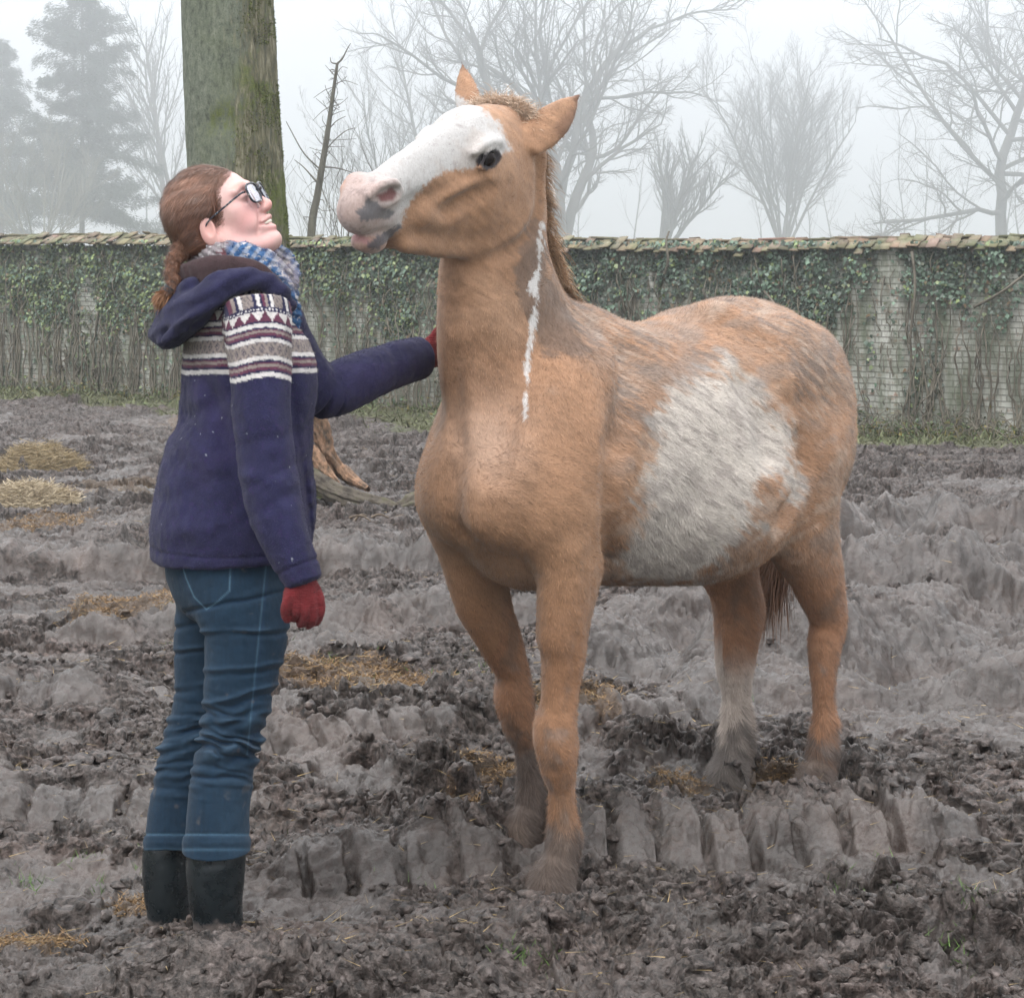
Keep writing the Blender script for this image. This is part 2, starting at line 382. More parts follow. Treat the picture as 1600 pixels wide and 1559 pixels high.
def ground_h(x, y, full=True):
    """height of the mud, and the masks smooth (pressed wet mud) and dung"""
    P = np.stack([x, y], 1)
    h = gbase(y)
    w = np.stack([fbm(P * .9, 2, 101), fbm(P * .9, 2, 102)], 1)
    h = h + .055 * fbm(P * .55, 2, 103) + .035 * fbm(P * 1.9 + w, 3, 104)
    smooth = sstep(.10, .34, fbm(P * 1.5 + .6 * w, 4, 105)) * .8
    w2 = np.stack([fbm(P * 4.5, 2, 111), fbm(P * 4.5, 2, 112)], 1)
    for a, b, H, per, dep, fw in TRACKS:
        s, n, L = line_sn(x, y, a, b)
        n = n + .07 * fbm(P * 1.7, 2, 120) + .012 * w2[:, 0]; s = s + .06 * w[:, 1] + .010 * w2[:, 1]
        on = sstep(-.05, .25, s) * sstep(L + .05, L - .3, s)
        prof = sstep(-.02, fw * (1 + .5 * w2[:, 1]), n) * sstep(fw + (.42 if per < .12 or H > .12 and per < .13 else .75), fw + .10, n)
        var = .78 + .35 * fbm(np.stack([s * 2.2, s * 0 + H * 50], 1), 2, 121) + .22 * fbm(np.stack([s * 11, n * 3 + H * 50], 1), 2, 125)
        ph = s / per + .25 * (n / fw) * (1 if per > .13 else .35) + .45 * fbm(np.stack([s * 1.9, s * 0 + H * 70], 1), 2, 124) + .12 * w2[:, 0]; fr = ph - np.floor(ph)
        keep = (_hash(np.floor(ph).astype(np.int64), (ph * 0).astype(np.int64), (ph * 0).astype(np.int64), int(H * 999)) / 4294967295.0)
        col = np.abs(fr - .5) * 2; col = 1 - sstep(.66, .90, col)
        face = sstep(-.05, .02, n) * sstep(fw + .12, fw + .02, n) * on
        hh = H * prof * on * var
        h = h + hh + face * dep * (col * (.55 + .45 * keep) - .5 + .5 * (keep < .07))
        smooth = np.maximum(smooth, face * (.35 + .65 * col) * sstep(-.20, .15, fbm(P * 5, 3, 123) + .50) * (keep > .07))
    # two wheel ruts running away on the right
    for a, b in (((1.15, 6.5), (6.4, 17.5)), ((.3, 6.9), (3.9, 15.5))):
        s, n, L = line_sn(x, y, a, b); n = n + .12 * w[:, 0] + .03 * w2[:, 0]; on = sstep(-.1, .6, s) * sstep(L + .2, L - 1.5, s)
        g = np.exp(-(n / .20) ** 2); rim = np.exp(-((np.abs(n) - .36) / .12) ** 2)
        ph = s / .23 + np.abs(n) * 2.2; lug = np.sin(ph * 2 * np.pi)
        st = fbm(np.stack([s * 1.2 + n * 2, n * 16], 1), 3, 133)
        h = h + on * (-.17 * g + .11 * rim * (.7 + .8 * fbm(P * 2.2, 3, 134)) + .022 * st + .014 * lug * sstep(.05, .2, np.abs(n)) * sstep(.55, .35, np.abs(n)))
        smooth = np.maximum(smooth, on * sstep(.62, .30, np.abs(n) + .3 * fbm(P * 4, 3, 135)) * .85)
    # wet pressed stretch in the middle distance on the right
    q = np.exp(-(((x - 1.7) / 1.6) ** 2 + ((y - 6.9) / .95) ** 2) * 1.2); smooth = np.maximum(smooth, sstep(.25, .6, q + .25 * fbm(P * 3, 2, 131)))
    # mound round the boots, the front edge of broken mud, and the hollow in front of it
    h = h + .085 * np.exp(-(((x + .62) / .50) ** 2 + ((y - 3.93) / .12) ** 2)) + .05 * np.exp(-((y - 4.12) / .14) ** 2) * (x < .2) + .035 * np.exp(-((y - 4.25) / .12) ** 2) * (x > 0)
    smooth = np.maximum(smooth, sstep(.16, .34, fbm(P * 4.3 + .5 * w2, 3, 106)) * .75 * (y < 12))
    smooth = smooth * (.6 + .5 * sstep(4.15, 4.5, y + .3 * w[:, 0]))
    # footing for the hooves
    for hx, hy, hz in HOOVES:
        r2 = (x - hx) ** 2 + (y - hy) ** 2; k = np.exp(-(r2 / .105 ** 2) ** 2); k = np.maximum(k, .8 * np.exp(-((x - hx) / .09) ** 2 - ((y - hy + .12) / .09) ** 2)); h = h * (1 - k) + hz * k + .012 * np.exp(-((np.sqrt(r2) - .125) / .03) ** 2) * (y > hy - .03)
    for hx, hy, hz in BOOTS:
        r2 = (x - hx) ** 2 + (y - hy) ** 2; k = np.exp(-r2 / .16 ** 2); h = h * (1 - k) + hz * k
    # churned clods
    mid = sstep(5.6, 7.6, y); rough = 1 - (.74 - .16 * mid) * smooth
    far = 1 - .15 * sstep(6, 8, y) + .45 * sstep(9, 16, y)
    verge = sstep(22.6, 24.6, y + .57 * x + 1.6 * w[:, 0]) ; rough = rough * (1 - .75 * verge)
    Pw = P + .035 * w2
    ad = .8 + .9 * sstep(-.3, .4, fbm(P * 1.4, 2, 140))
    wp = np.stack([fbm(P * 16, 3, 145), fbm(P * 16, 3, 146)], 1); tex = sstep(-.25, .25, fbm(P * 3.1, 3, 147))
    tex2 = sstep(-.2, .3, fbm(P * 2.2, 3, 148)); tex3 = sstep(-.25, .2, fbm(P * 5.3, 3, 149))
    for sc, am, sd_, wk, mk in ((2.0, .046, 5, .08, 1), (4.5, .040, 1, .07, 1), (9.4, .028, 2, .05, .25 + .95 * tex2), (19, .0135, 3, .025, .12 + 1.1 * tex), (43, .0062, 4, .012, .1 + 1.15 * tex3)):
        h = h + clods(P + .035 * w2 + wk * wp, sc, am, sd_) * rough * ad * far * mk
    rg = 1 - np.abs(fbm(P * 5 + 2 * w2, 4, 150)) * 2.4; rg2 = 1 - np.abs(fbm(P * 17 + 1.2 * wp, 4, 155)) * 2.4
    h = h + rough * (.020 * rg + .0085 * rg2) + .0045 * rough * fbm(P * 60, 3, 151) + .0022 * rough * fbm(P * 150, 2, 152)
    cr_ = 1 - np.abs(fbm(P * 12 + wp * .8, 3, 156)) * 2.6
    h = h + .022 * mid * sstep(17, 11, y) * (1 - np.abs(fbm(P * A(1.2, 1.0) + .8 * w, 2, 159)) * 2.6) * (.4 + .6 * smooth)
    h = h + smooth * (1 + .25 * mid) * (.007 * fbm(P * 22, 3, 153) + .014 * fbm(P * 5.0, 3, 154) + .011 * cr_ - .010 * sstep(.35, .55, fbm(P * 31, 3, 157)) + .004 * fbm(P * 90, 2, 158))
    dung = np.zeros_like(h)
    for px, py, rx, ry, in DUNG:
        gx, gy = gp(px, py); dung = np.maximum(dung, np.exp(-(((x - gx) / rx) ** 2 + ((y - gy) / ry) ** 2)))
    dung = sstep(.35, .75, dung + .38 * fbm(P * 9, 3, 160)) 
    h = h + .012 * dung * (fbm(P * 38, 3, 161) + .4)
    return h, np.clip(smooth, 0, 1), dung, verge
def gp(px, py):
    """ground point under a pixel (on the even slope)"""
    y = 4.0
    for _ in range(60): y = .5 * y + .5 * FPX * (CAMZ - float(gbase(np.array(y)))) / (py - 370)
    return (px - 800) * y / FPX, y
DUNG = [(520, 1075, .30, .28), (470, 1050, .22, .25), (600, 1060, .2, .25), (1065, 1250, .12, .12), (1215, 1235, .10, .14), (40, 1500, .16, .08), (170, 990, .25, .35), (240, 985, .2, .3), (80, 825, .35, .6),
        (235, 1420, .12, .07), (690, 1080, .3, .3), (760, 1220, .15, .12), (700, 1250, .12, .12), (330, 660, .7, 2.0), (900, 1130, .2, .2), (180, 770, .5, 1.0)]
HOOVES = [(.115, 4.585, .005), (.03, 4.90, .010), (.61, 5.45, -.03), (.85, 5.38, -.015)]
BOOTS = [(-.76, 4.36, -.02), (-.64, 4.17, .060), (-.50, 4.18, .075)]
def ground_at(x, y):
    return float(ground_h(np.array([float(x)]), np.array([float(y)]))[0][0])

def build_ground():
    nr, nc = (2100, 900) if FULL else (1000, 500)
    ys = np.exp(np.linspace(np.log(2.7), np.log(34), nr)); us = np.linspace(-.47, .47, nc)
    Y, U = np.meshgrid(ys, us, indexing='ij'); X = U * Y
    h, sm, dg, vg = ground_h(X.ravel(), Y.ravel())
    V = np.stack([X.ravel(), Y.ravel(), h], 1)
    P = V[:, :2]
    # overhanging, undercut edges: push points sideways a little by the slope of a noise field
    pw = (np.stack([fbm(P * 7, 2, 171), fbm(P * 7, 2, 172)], 1) * .034 + np.stack([fbm(P * 22, 3, 173), fbm(P * 22, 3, 174)], 1) * .016) * ((1 - .8 * sm) * (1 - vg))[:, None]
    ex = h - gbase(P[:, 1]) - .03; pw[:, 1] -= .55 * np.clip(ex, -.04, .10) * (1 - .6 * sm)      # tops lean over their hollows
    V[:, :2] += pw
    i = np.arange(nr - 1)[:, None] * nc + np.arange(nc - 1)[None]
    F = np.stack([i, i + 1, i + nc + 1, i + nc], -1).reshape(-1, 4)
    o = mesh_obj('ground', V, F, mud_mat(), attrs={'smooth': sm, 'dung': dg, 'verge': vg}); tag(o, kind='structure')
    # the rest of the land, out to the horizon
    V2 = np.array([(-216, -3, -1.02), (216, -3, -1.02), (216, 452, -1.02), (-216, 452, -1.02)], float)
    m, t, p, _o = nodes('field_grass'); q = NT(t)
    q.l(q.ramp(q.noise(.8, 6).outputs[0], [(.3, (.05, .06, .03)), (.7, (.10, .10, .055))]), p.inputs['Base Color']); p.inputs['Roughness'].default_value = .9
    o2 = mesh_obj('field', V2, np.array([[0, 1, 2, 3]]), m); tag(o2, kind='structure')
    return V, sm, dg, vg
def mud_mat():
    m, t, p, o = nodes('mud'); q = NT(t); co = q.coord()
    sm = q.attr('smooth').outputs['Fac']; dg = q.attr('dung').outputs['Fac']; vg = q.attr('verge').outputs['Fac']
    n1 = q.noise(6, 6, .6, co).outputs[0]; n2 = q.noise(48, 5, .65, co).outputs[0]; n3 = q.noise(320, 3, .7, co).outputs[0]; n4 = q.noise(1.3, 4, .6, co).outputs[0]
    rough = q.ramp(n2, [(.35, (.007, .005, .004)), (.45, (.033, .026, .022)), (.56, (.078, .064, .056)), (.71, (.155, .132, .120))])
    rough = q.mix(q.rng(n1, .35, .7), rough, q.mix(1.0, rough, (1.25, 1.22, 1.28, 1), 'MULTIPLY'))
    slick = q.ramp(n1, [(.3, (.052, .045, .041)), (.7, (.118, .105, .099))])
    slick = q.mix(q.rng(n2, .50, .62, 0, .8), slick, (.062, .047, .042, 1)); slick = q.mix(q.rng(q.noise(17, 5, .7, co).outputs[0], .55, .68, 0, .6), slick, (.085, .063, .052, 1))
    slick = q.mix(q.rng(q.noise(2.6, 5, .65, co).outputs[0], .50, .62, 0, .65), slick, q.mix(1.0, slick, (.42, .38, .36, 1), 'MULTIPLY'))
    fac = q.math('ADD', sm, q.math('MULTIPLY', q.math('SUBTRACT', n2, .5), .5)); fac = q.rng(fac, .25, .6)
    c = q.mix(fac, rough, slick)
    du = q.ramp(n3, [(.3, (.045, .027, .014)), (.55, (.125, .078, .038)), (.8, (.22, .15, .08))])
    df = q.rng(q.math('ADD', dg, q.math('MULTIPLY', q.math('SUBTRACT', n2, .5), 1.4)), .45, .7)
    c = q.mix(q.math('MULTIPLY', df, .5), c, du)
    gr = q.ramp(n3, [(.3, (.045, .050, .026)), (.7, (.12, .125, .065))])
    c = q.mix(q.rng(q.math('ADD', vg, q.math('MULTIPLY', q.math('SUBTRACT', n1, .5), .9)), .35, .65, 0, .9), c, gr)
    c = q.mix(q.rng(n3, .58, .70, 0, .75), c, (.018, .013, .011, 1))
    c = q.mix(q.rng(q.noise(2.3, 4, .6, co).outputs[0], .45, .7, 0, .5), c, q.mix(1.0, c, (1.15, .92, .80, 1), 'MULTIPLY'))
    q.l(c, p.inputs['Base Color'])
    r = q.mix(fac, (.42, .42, .42, 1), (.21, .21, .21, 1)); rs = q.n('SeparateColor', {0: r}).outputs[0]
    rr = q.math('ADD', rs, q.math('MULTIPLY', q.math('SUBTRACT', n1, .5), .45)); q.l(rr, p.inputs['Roughness'])
    p.inputs['Specular IOR Level'].default_value = .48
    b1 = q.bump(n2, q.mix(fac, (.9, .9, .9, 1), (.40, .40, .40, 1)), .016); q.l(q.bump(n3, .5, .005, b1), p.inputs['Normal'])
    return m
def ico():
    import bmesh
    bm = bmesh.new(); bmesh.ops.create_icosphere(bm, subdivisions=2, radius=1); bm.verts.index_update()
    V = np.array([v.co[:] for v in bm.verts]); F = np.array([[v.index for v in f.verts] for f in bm.faces]); bm.free(); return V, F
def scatter_ground(V, sm, dg, vg):
    """loose crumbs of mud, straw bits and sprouts lying on the mud"""
    iv, if_ = ico()
    d = V[:, 1]; w = (1 - sm) ** 2 * (d < 9) * (d > 3.6) * (np.abs(V[:, 0]) < .36 * d) * (1 - vg) / d ** .2
    r2 = np.random.default_rng(3); n = 5000 if FULL else 3000
    idx = r2.choice(len(V), n, p=w / w.sum()); C = V[idx]; r = r2.gamma(2.0, .0036, n) * (1 + .10 * (C[:, 1] - 4)) ; r = np.clip(r, .003, .030)
    Vc = []; 
    sc = r2.uniform(.45, 1.35, (n, 1, 3)); ang = r2.uniform(0, 6.28, n); ca, sa = np.cos(ang), np.sin(ang)
    B = iv[None] * sc; B = B * (1 + .55 * vnoise((B * 1.7 + r2.uniform(0, 99, (n, 1, 1))).reshape(-1, 3), 5).reshape(n, -1, 1) + .30 * vnoise((B * 5 + r2.uniform(0, 99, (n, 1, 1))).reshape(-1, 3), 6).reshape(n, -1, 1))
    B = np.stack([B[..., 0] * ca[:, None] - B[..., 1] * sa[:, None], B[..., 0] * sa[:, None] + B[..., 1] * ca[:, None], B[..., 2] * .8], -1)
    Vc = B * r[:, None, None] + C[:, None] + np.array([0, 0, 1]) * (r * .25)[:, None, None]
    Fc = (if_[None] + (np.arange(n) * len(iv))[:, None, None]).reshape(-1, 3)
    g = np.repeat(dg[idx], len(iv))
    o = mesh_obj('mud_clods', Vc.reshape(-1, 3), None, bpy.data.materials['mud'], tri=Fc, attrs={'smooth': np.zeros(len(g)), 'dung': g, 'verge': g * 0})
    tag(o, 'crumbs of dark churned mud scattered over the whole paddock', 'mud', kind='stuff')
    def blades(name, lab, cat, n, wt, ln, wd_, colr, lift, seg=1, seed=4, bend=0.):
        rr = np.random.default_rng(seed); idx = rr.choice(len(V), n, p=wt / wt.sum()); C = V[idx] + rr.normal(0, .012, (n, 3)) * [1, 1, 0] + [0, 0, .004]
        a = rr.uniform(0, 6.28, n); D = unit(np.stack([np.cos(a), np.sin(a), rr.uniform(*lift, n)], 1))
        SV, ST, ri = strands(C, D, rr.uniform(*ln, n) * (1 + .06 * (C[:, 1] - 4)), rr.uniform(*wd_, n) * (1 + .12 * (C[:, 1] - 4)), bend=bend, up=A(0, 0, -1), seg=seg)
        c = np.array(colr) * rr.uniform(.6, 1.35, (n, 1)); o = mesh_obj(name, SV, None, hair_mat(name, .7), tri=ST, attrs={'coat': c[ri]}); tag(o, lab, cat, kind='stuff'); return o
    base = (d < 22) * (d > 3.5) * (np.abs(V[:, 0]) < .36 * d)
    patch = sstep(.0, .5, fbm(V[:, :2] * .8, 3, 301))
    blades('straw_bits', 'bits of straw and dry fibre trodden into the mud', 'straw', 4200, base * (patch * .25 + .03 + dg * 1.2) * (1 - vg), (.015, .06), (.0010, .0022), (.30, .22, .11), (-.05, .35))
    blades('dung_fibres', 'chopped brown fibres of old dung lying on the mud', 'dung', 16000, base * dg ** 2 * (d < 14), (.008, .025), (.0015, .004), (.20, .125, .06), (0, .9), seed=5)
    grp = sstep(.42, .62, fbm(V[:, :2] * 2.3, 3, 311)) * sstep(.1, .4, fbm(V[:, :2] * 11, 2, 312))
    blades('grass_sprouts', 'small green grass sprouts coming up between the clods', 'grass', 900, base * grp * (1 - vg) * (d < 9), (.012, .035), (.0014, .003), (.07, .13, .03), (.5, 2), seed=6)
    wv = vg * (d > 15) * (np.abs(V[:, 0]) < .40 * d)
    blades('grass_verge', 'dull green rough grass at the foot of the old wall', 'grass', 22000, wv, (.02, .07), (.005, .010), (.105, .115, .058), (.1, 1.5), seed=8)
# ================================================================== WALL WITH COPING, IVY, VINES
WA, WB = A(-8.16, 30.6, 0), A(6.0, 22.5, 0); WD = unit(WB - WA); WN = np.cross(WD, A(0, 0, 1))   # WN points to the camera
if WN[1] > 0: WN = -WN
WL = np.linalg.norm(WB - WA)
def Wp(s, z, n=0.0): return WA + WD * s + WN * n + A(0, 0, z)
def build_wall():
    root = thing('garden_wall', 'old whitewashed brick wall with a row of clay coping tiles, running across behind the paddock', 'wall', tuple(Wp(WL / 2, -.85)))
    inv = -np.array(root.location)
    s0, s1 = -9, WL + 8
    # brickwork: a slightly uneven sheet wrapped round the wall's front, top and back
    ns = 500; ss = np.linspace(s0, s1, ns); prof = [(-1.0, 0)] + [(z, 0) for z in np.linspace(-.85, 1.44, 24)] + [(1.44, -.34), (-1.0, -.34)]
    prof = np.array(prof); V = []
    for z, n in prof:
        pier = np.where(np.abs(ss - (WL - 1.62)) < .19, .08, 0) if n == 0 else 0
        wb = .02 * vnoise(np.stack([ss * .6, ss * 0 + z], 1), 3) if n == 0 else 0
        V.append(WA + WD * ss[:, None] + WN * (n + pier + wb + ss * 0)[:, None] + A(0, 0, 1) * z)
    V = np.concatenate(V); i = np.arange(len(prof) - 1)[:, None] * ns + np.arange(ns - 1)[None]
    F = np.stack([i, i + 1, i + ns + 1, i + ns], -1).reshape(-1, 4)
    m, t, p, o = nodes('old_brick'); q = NT(t); uv = q.n('Attribute', attribute_name='wuv').outputs['Vector']
    wv = q.n('VectorMath', {0: uv, 1: q.n('VectorMath', {0: q.noise(3, 3, .5, uv).outputs[1], 3: .03}, operation='SCALE').outputs[0]}, operation='ADD').outputs[0]
    br = q.n('TexBrick', {'Vector': wv, 'Scale': 1.0, 'Color1': (.50, .50, .46, 1), 'Color2': (.38, .38, .34, 1), 'Mortar': (.25, .245, .22, 1), 'Mortar Size': .010, 'Mortar Smooth': .3, 'Bias': .1, 'Brick Width': .215, 'Row Height': .072})
    n1 = q.noise(1.1, 5, .6, uv).outputs[0]; n2 = q.noise(7, 5, .65, uv).outputs[0]
    br2 = q.n('TexBrick', {'Vector': wv, 'Scale': 1.0, 'Color1': (.30, .13, .08, 1), 'Color2': (.20, .11, .08, 1), 'Mortar': (.17, .165, .15, 1), 'Mortar Size': .010, 'Mortar Smooth': .3, 'Bias': 0, 'Brick Width': .215, 'Row Height': .072})
    c = q.mix(q.rng(n2, .56, .64, 0, .75), br.outputs[0], br2.outputs[0])
    st = q.noise(2.2, 5, .65, q.map(uv, (2.4, .45, 1))).outputs[0]
    c = q.mix(q.rng(st, .38, .62, 0, .85), c, (.085, .105, .060, 1)); c = q.mix(q.rng(q.noise(5, 5, .7, q.map(uv, (2.2, .5, 1))).outputs[0], .52, .7, 0, .6), c, (.12, .095, .07, 1))
    c = q.mix(q.rng(n1, .45, .7, 0, .5), c, (.13, .145, .11, 1))
    q.l(c, p.inputs['Base Color']); p.inputs['Roughness'].default_value = .9
    q.l(q.bump(q.math('ADD', q.math('MULTIPLY', br.outputs['Fac'], -1.0), n2), .8, .02), p.inputs['Normal'])
    bo = mesh_obj('brickwork', V, F, m, root); bo.location = inv
    uvv = np.stack([(V - WA) @ WD, V[:, 2] + 2, V[:, 2] * 0], 1).astype(np.float32)
    a = bo.data.attributes.new('wuv', 'FLOAT_VECTOR', 'POINT'); a.data.foreach_set('vector', uvv.ravel())
    # coping: overlapping clay tiles, some slipped
    r = np.random.default_rng(11); rows = []
    for lay, (n0, z0, tilt) in enumerate(((.10, 1.475, .42), (-.06, 1.535, .40), (-.27, 1.535, -.42), (-.42, 1.475, -.42))):
        s = s0
        while s < s1:
            w = r.uniform(.10, .15); sl = r.normal(0, .012) - (.05 if r.random() < .04 else 0); tl = tilt + r.normal(0, .05); yaw = r.normal(0, .10)
            wob = .022 * math.sin(s * .9) + .02 * math.sin(s * .31 + 1)
            ax = unit(WD + WN * yaw * .4 + A(0, 0, r.normal(0, .06))); dn = unit(WN * math.cos(tl) - A(0, 0, 1) * math.sin(tl)); up = np.cross(ax, dn); up = up if up[2] > 0 else -up
            c = Wp(s, z0 + sl + wob, n0 + r.normal(0, .012)) + up * .012 * (int(s * 9) % 2)
            rows.append(list(c) + list(ax * w * .5) + list(dn * .095) + list(up * .009)); s += w * .96
    for s in np.arange(s0, s1, .34):
        wob = .022 * math.sin(s * .9) + .02 * math.sin(s * .31 + 1)
        if r.random() < .9: rows.append(list(Wp(s, 1.575 + wob + r.normal(0, .006), -.165)) + list(unit(WD + A(0, 0, r.normal(0, .03))) * .168) + list(WN * .075) + list(A(0, 0, .014)))
    V, F = boxes(rows); cc = np.repeat(np.array([.18, .135, .095]) * r.uniform(.45, 1.5, (len(rows), 1)) * (1 + r.normal(0, .06, (len(rows), 3))), 8, 0)
    m, t, p, o = nodes('clay_tiles'); q = NT(t); co = q.coord()
    c = q.mix(q.rng(q.noise(2.1, 4, .6, co).outputs[0], .42, .60, 0, .75), q.attr('coat').outputs['Color'], q.ramp(q.noise(30, 3).outputs[0], [(.3, (.07, .085, .03)), (.7, (.17, .18, .10))]))
    q.l(c, p.inputs['Base Color']); p.inputs['Roughness'].default_value = .85
    ob = mesh_obj('coping_tiles', V, F, m, root, smooth=False, attrs={'coat': cc}); ob.location = inv
    # ---- ivy
    n = 36000 if FULL else 12000
    s = r.uniform(-4, WL + 4, n * 4); z = r.uniform(-.82, 1.52, n * 4)
    hgt = (z + .82) / 2.34
    strm = fbm(np.stack([s * 1.7, z * .25], 1), 3, 401); big = fbm(np.stack([s * .45, z * .6], 1), 3, 402)
    left = sstep(WL * .62, WL * .30, s)                     # the far left stretch is overgrown further down
    edge = .60 - .10 * left + .20 * big + .36 * strm
    bare = np.exp(-((s - (WL - 1.6)) / .35) ** 2) + .7 * np.exp(-((s - (WL - .2)) / .5) ** 2) * (hgt < .88)
    pr = sstep(edge - .05, edge + .12, hgt) * (1 - .9 * np.clip(bare, 0, 1)) + .22 * sstep(.12, .4, strm) * sstep(.1, .3, hgt) + .04 * left + .30 * sstep(.16, .04, hgt) * sstep(-.2, .3, strm)
    gap = sstep(-.05, -.35, fbm(np.stack([s * 2.6, z * 1.4], 1), 3, 405)); keep = r.random(n * 4) < pr * .62 * (1 - .75 * gap); s, z, hgt, strm, left = (a[keep][:n] for a in (s, z, hgt, strm, left)); n = len(s)
    cl = fbm(np.stack([s * 4, z * 4], 1), 3, 403)
    dep = .03 + .13 * np.clip(cl + .5, 0, 1.2) * r.random(n) * sstep(.2, .8, hgt) + .05 * r.random(n) * sstep(.85, 1, hgt)
    C = WA + WD * s[:, None] + WN * dep[:, None] + A(0, 0, 1) * z[:, None]
    N = unit(WN * 1.0 + r.normal(0, .42, (n, 3)) + A(0, 0, .45)); dn = unit(A(0, 0, -1) + r.normal(0, .5, (n, 3)) ); dn = unit(dn - (dn * N).sum(1)[:, None] * N); sd_ = np.cross(N, dn)
    sz = r.uniform(.014, .036, n)[:, None]
    pts = [C - dn * sz, C - dn * sz * .35 + sd_ * sz * .95 - N * sz * .25, C + dn * sz * .35 + sd_ * sz * .5, C + dn * sz * 1.15 - N * sz * .1, C + dn * sz * .35 - sd_ * sz * .5, C - dn * sz * .35 - sd_ * sz * .95 - N * sz * .25]
    V = np.stack(pts, 1).reshape(-1, 3); b = (np.arange(n) * 6)[:, None]; T = np.concatenate([b + [0, 2, 1], b + [0, 3, 2], b + [0, 4, 3], b + [0, 5, 4]])
    lc = np.array([.052, .082, .056]) * (1 + .9 * np.clip(cl, -.6, .6))[:, None] * r.uniform(.45, 1.8, (n, 1)); yl = (r.random(n) < .12 + .35 * left)[:, None]; lc = np.where(yl, lc * [1.9, 1.55, .9], lc); br_ = (r.random(n) < .05)[:, None]; lc = np.where(br_, np.array([.13, .09, .05]), lc)
    m, t, p, o = nodes('ivy_leaf'); q = NT(t); q.l(q.attr('coat').outputs['Color'], p.inputs['Base Color']); p.inputs['Roughness'].default_value = .42
    iv_ = mesh_obj('ivy', V, None, m, tri=T, attrs={'coat': np.repeat(lc, 6, 0)}, smooth=False)
    tag(iv_, 'dense dark green ivy hanging down the old brick wall', 'ivy', kind='stuff')
    # ---- bare vine stems on the wall and brambles at its foot
    paths = []
    for k in range(620):
        s = r.uniform(-3, WL + 3); z = -.85; pts = []; lean = r.normal(0, .10); top = r.uniform(.5, 1.5) if r.random() < .75 else r.uniform(-.5, .3)
        nseg = 16; ph = r.uniform(0, 6)
        for i in range(nseg):
            u_ = i / (nseg - 1); pts.append(Wp(s + lean * u_ * 1.6 + .04 * math.sin(ph + 9 * u_) + r.normal(0, .012), z + (top - z) * u_, (.035 + (.11 if r.random() < .25 else 0) * u_)))
        r0 = r.uniform(.005, .018); paths.append((crom(pts, 2), np.linspace(r0, r0 * .5, (nseg - 1) * 2 + 1)))
    V, F = tubes(paths, 5)
    m, t, p, o = nodes('vine_bark'); q = NT(t); q.l(q.ramp(q.noise(9, 4).outputs[0], [(.3, (.07, .06, .045)), (.7, (.20, .18, .14))]), p.inputs['Base Color']); p.inputs['Roughness'].default_value = .9
    ob = mesh_obj('bare_vines', V, F, m); tag(ob, 'thin bare vine stems climbing the lower part of the brick wall', 'vines', kind='stuff')
    paths = []
    for k in range(420):
        s = r.uniform(-3, WL + 3); 
        if r.random() < .55: s = r.uniform(WL - 5, WL + 3)
        n0 = r.uniform(.05, .9); z0 = -.84; L = r.uniform(.25, .8); a = r.uniform(-1, 1); hh = r.uniform(.08, .38)
        pts = [Wp(s + a * L * u_, z0 + hh * math.sin(u_ * 2.6) + r.normal(0, .01), n0 + .25 * u_ * math.sin(k)) for u_ in np.linspace(0, 1, 7)]
        paths.append((crom(pts, 2), np.linspace(.006, .0025, 13)))
    for (s_, z_, L_, dz_) in ((WL - .55, .75, .9, .55), (WL - 3.2, .9, .4, -.5), (WL - 1.3, 1.4, .05, -1.3), (WL * .72, 1.1, .12, .55)):   # a few stronger loose stems
        paths.append((crom([Wp(s_ + L_ * u_ + .05 * math.sin(u_ * 5), z_ + dz_ * u_, .16 + .1 * math.sin(3 * u_)) for u_ in np.linspace(0, 1, 6)], 3), np.linspace(.020, .012, 16)))
    V, F = tubes(paths, 4); ob = mesh_obj('bramble_stems', V, F, m); tag(ob, 'tangle of dry arching bramble stems along the foot of the wall', 'brambles', kind='stuff')
    # low weeds in the brambles
    k = 9000; s = np.where(r.random(k) < .6, r.uniform(WL - 6, WL + 4, k), r.uniform(-4, WL, k)); C = WA + WD * s[:, None] + WN * r.gamma(2, .22, k)[:, None] + A(0, 0, 1) * (-.84 + r.gamma(2, .05, k))[:, None]
    D = unit(r.normal(0, 1, (k, 3)) + A(0, 0, .4)); SV, ST, ri = strands(C, D, r.uniform(.03, .09, k), r.uniform(.015, .03, k), seg=2)
    c = np.array([.07, .095, .04]) * r.uniform(.5, 1.7, (k, 1)); c = np.where((r.random(k) < .3)[:, None], c * [1.8, 1.1, .8], c)
    ob = mesh_obj('weeds', SV, None, hair_mat('weed_leaf', .7), tri=ST, attrs={'coat': c[ri]}); tag(ob, 'low straggling weeds growing among the brambles by the wall', 'weeds', kind='stuff')
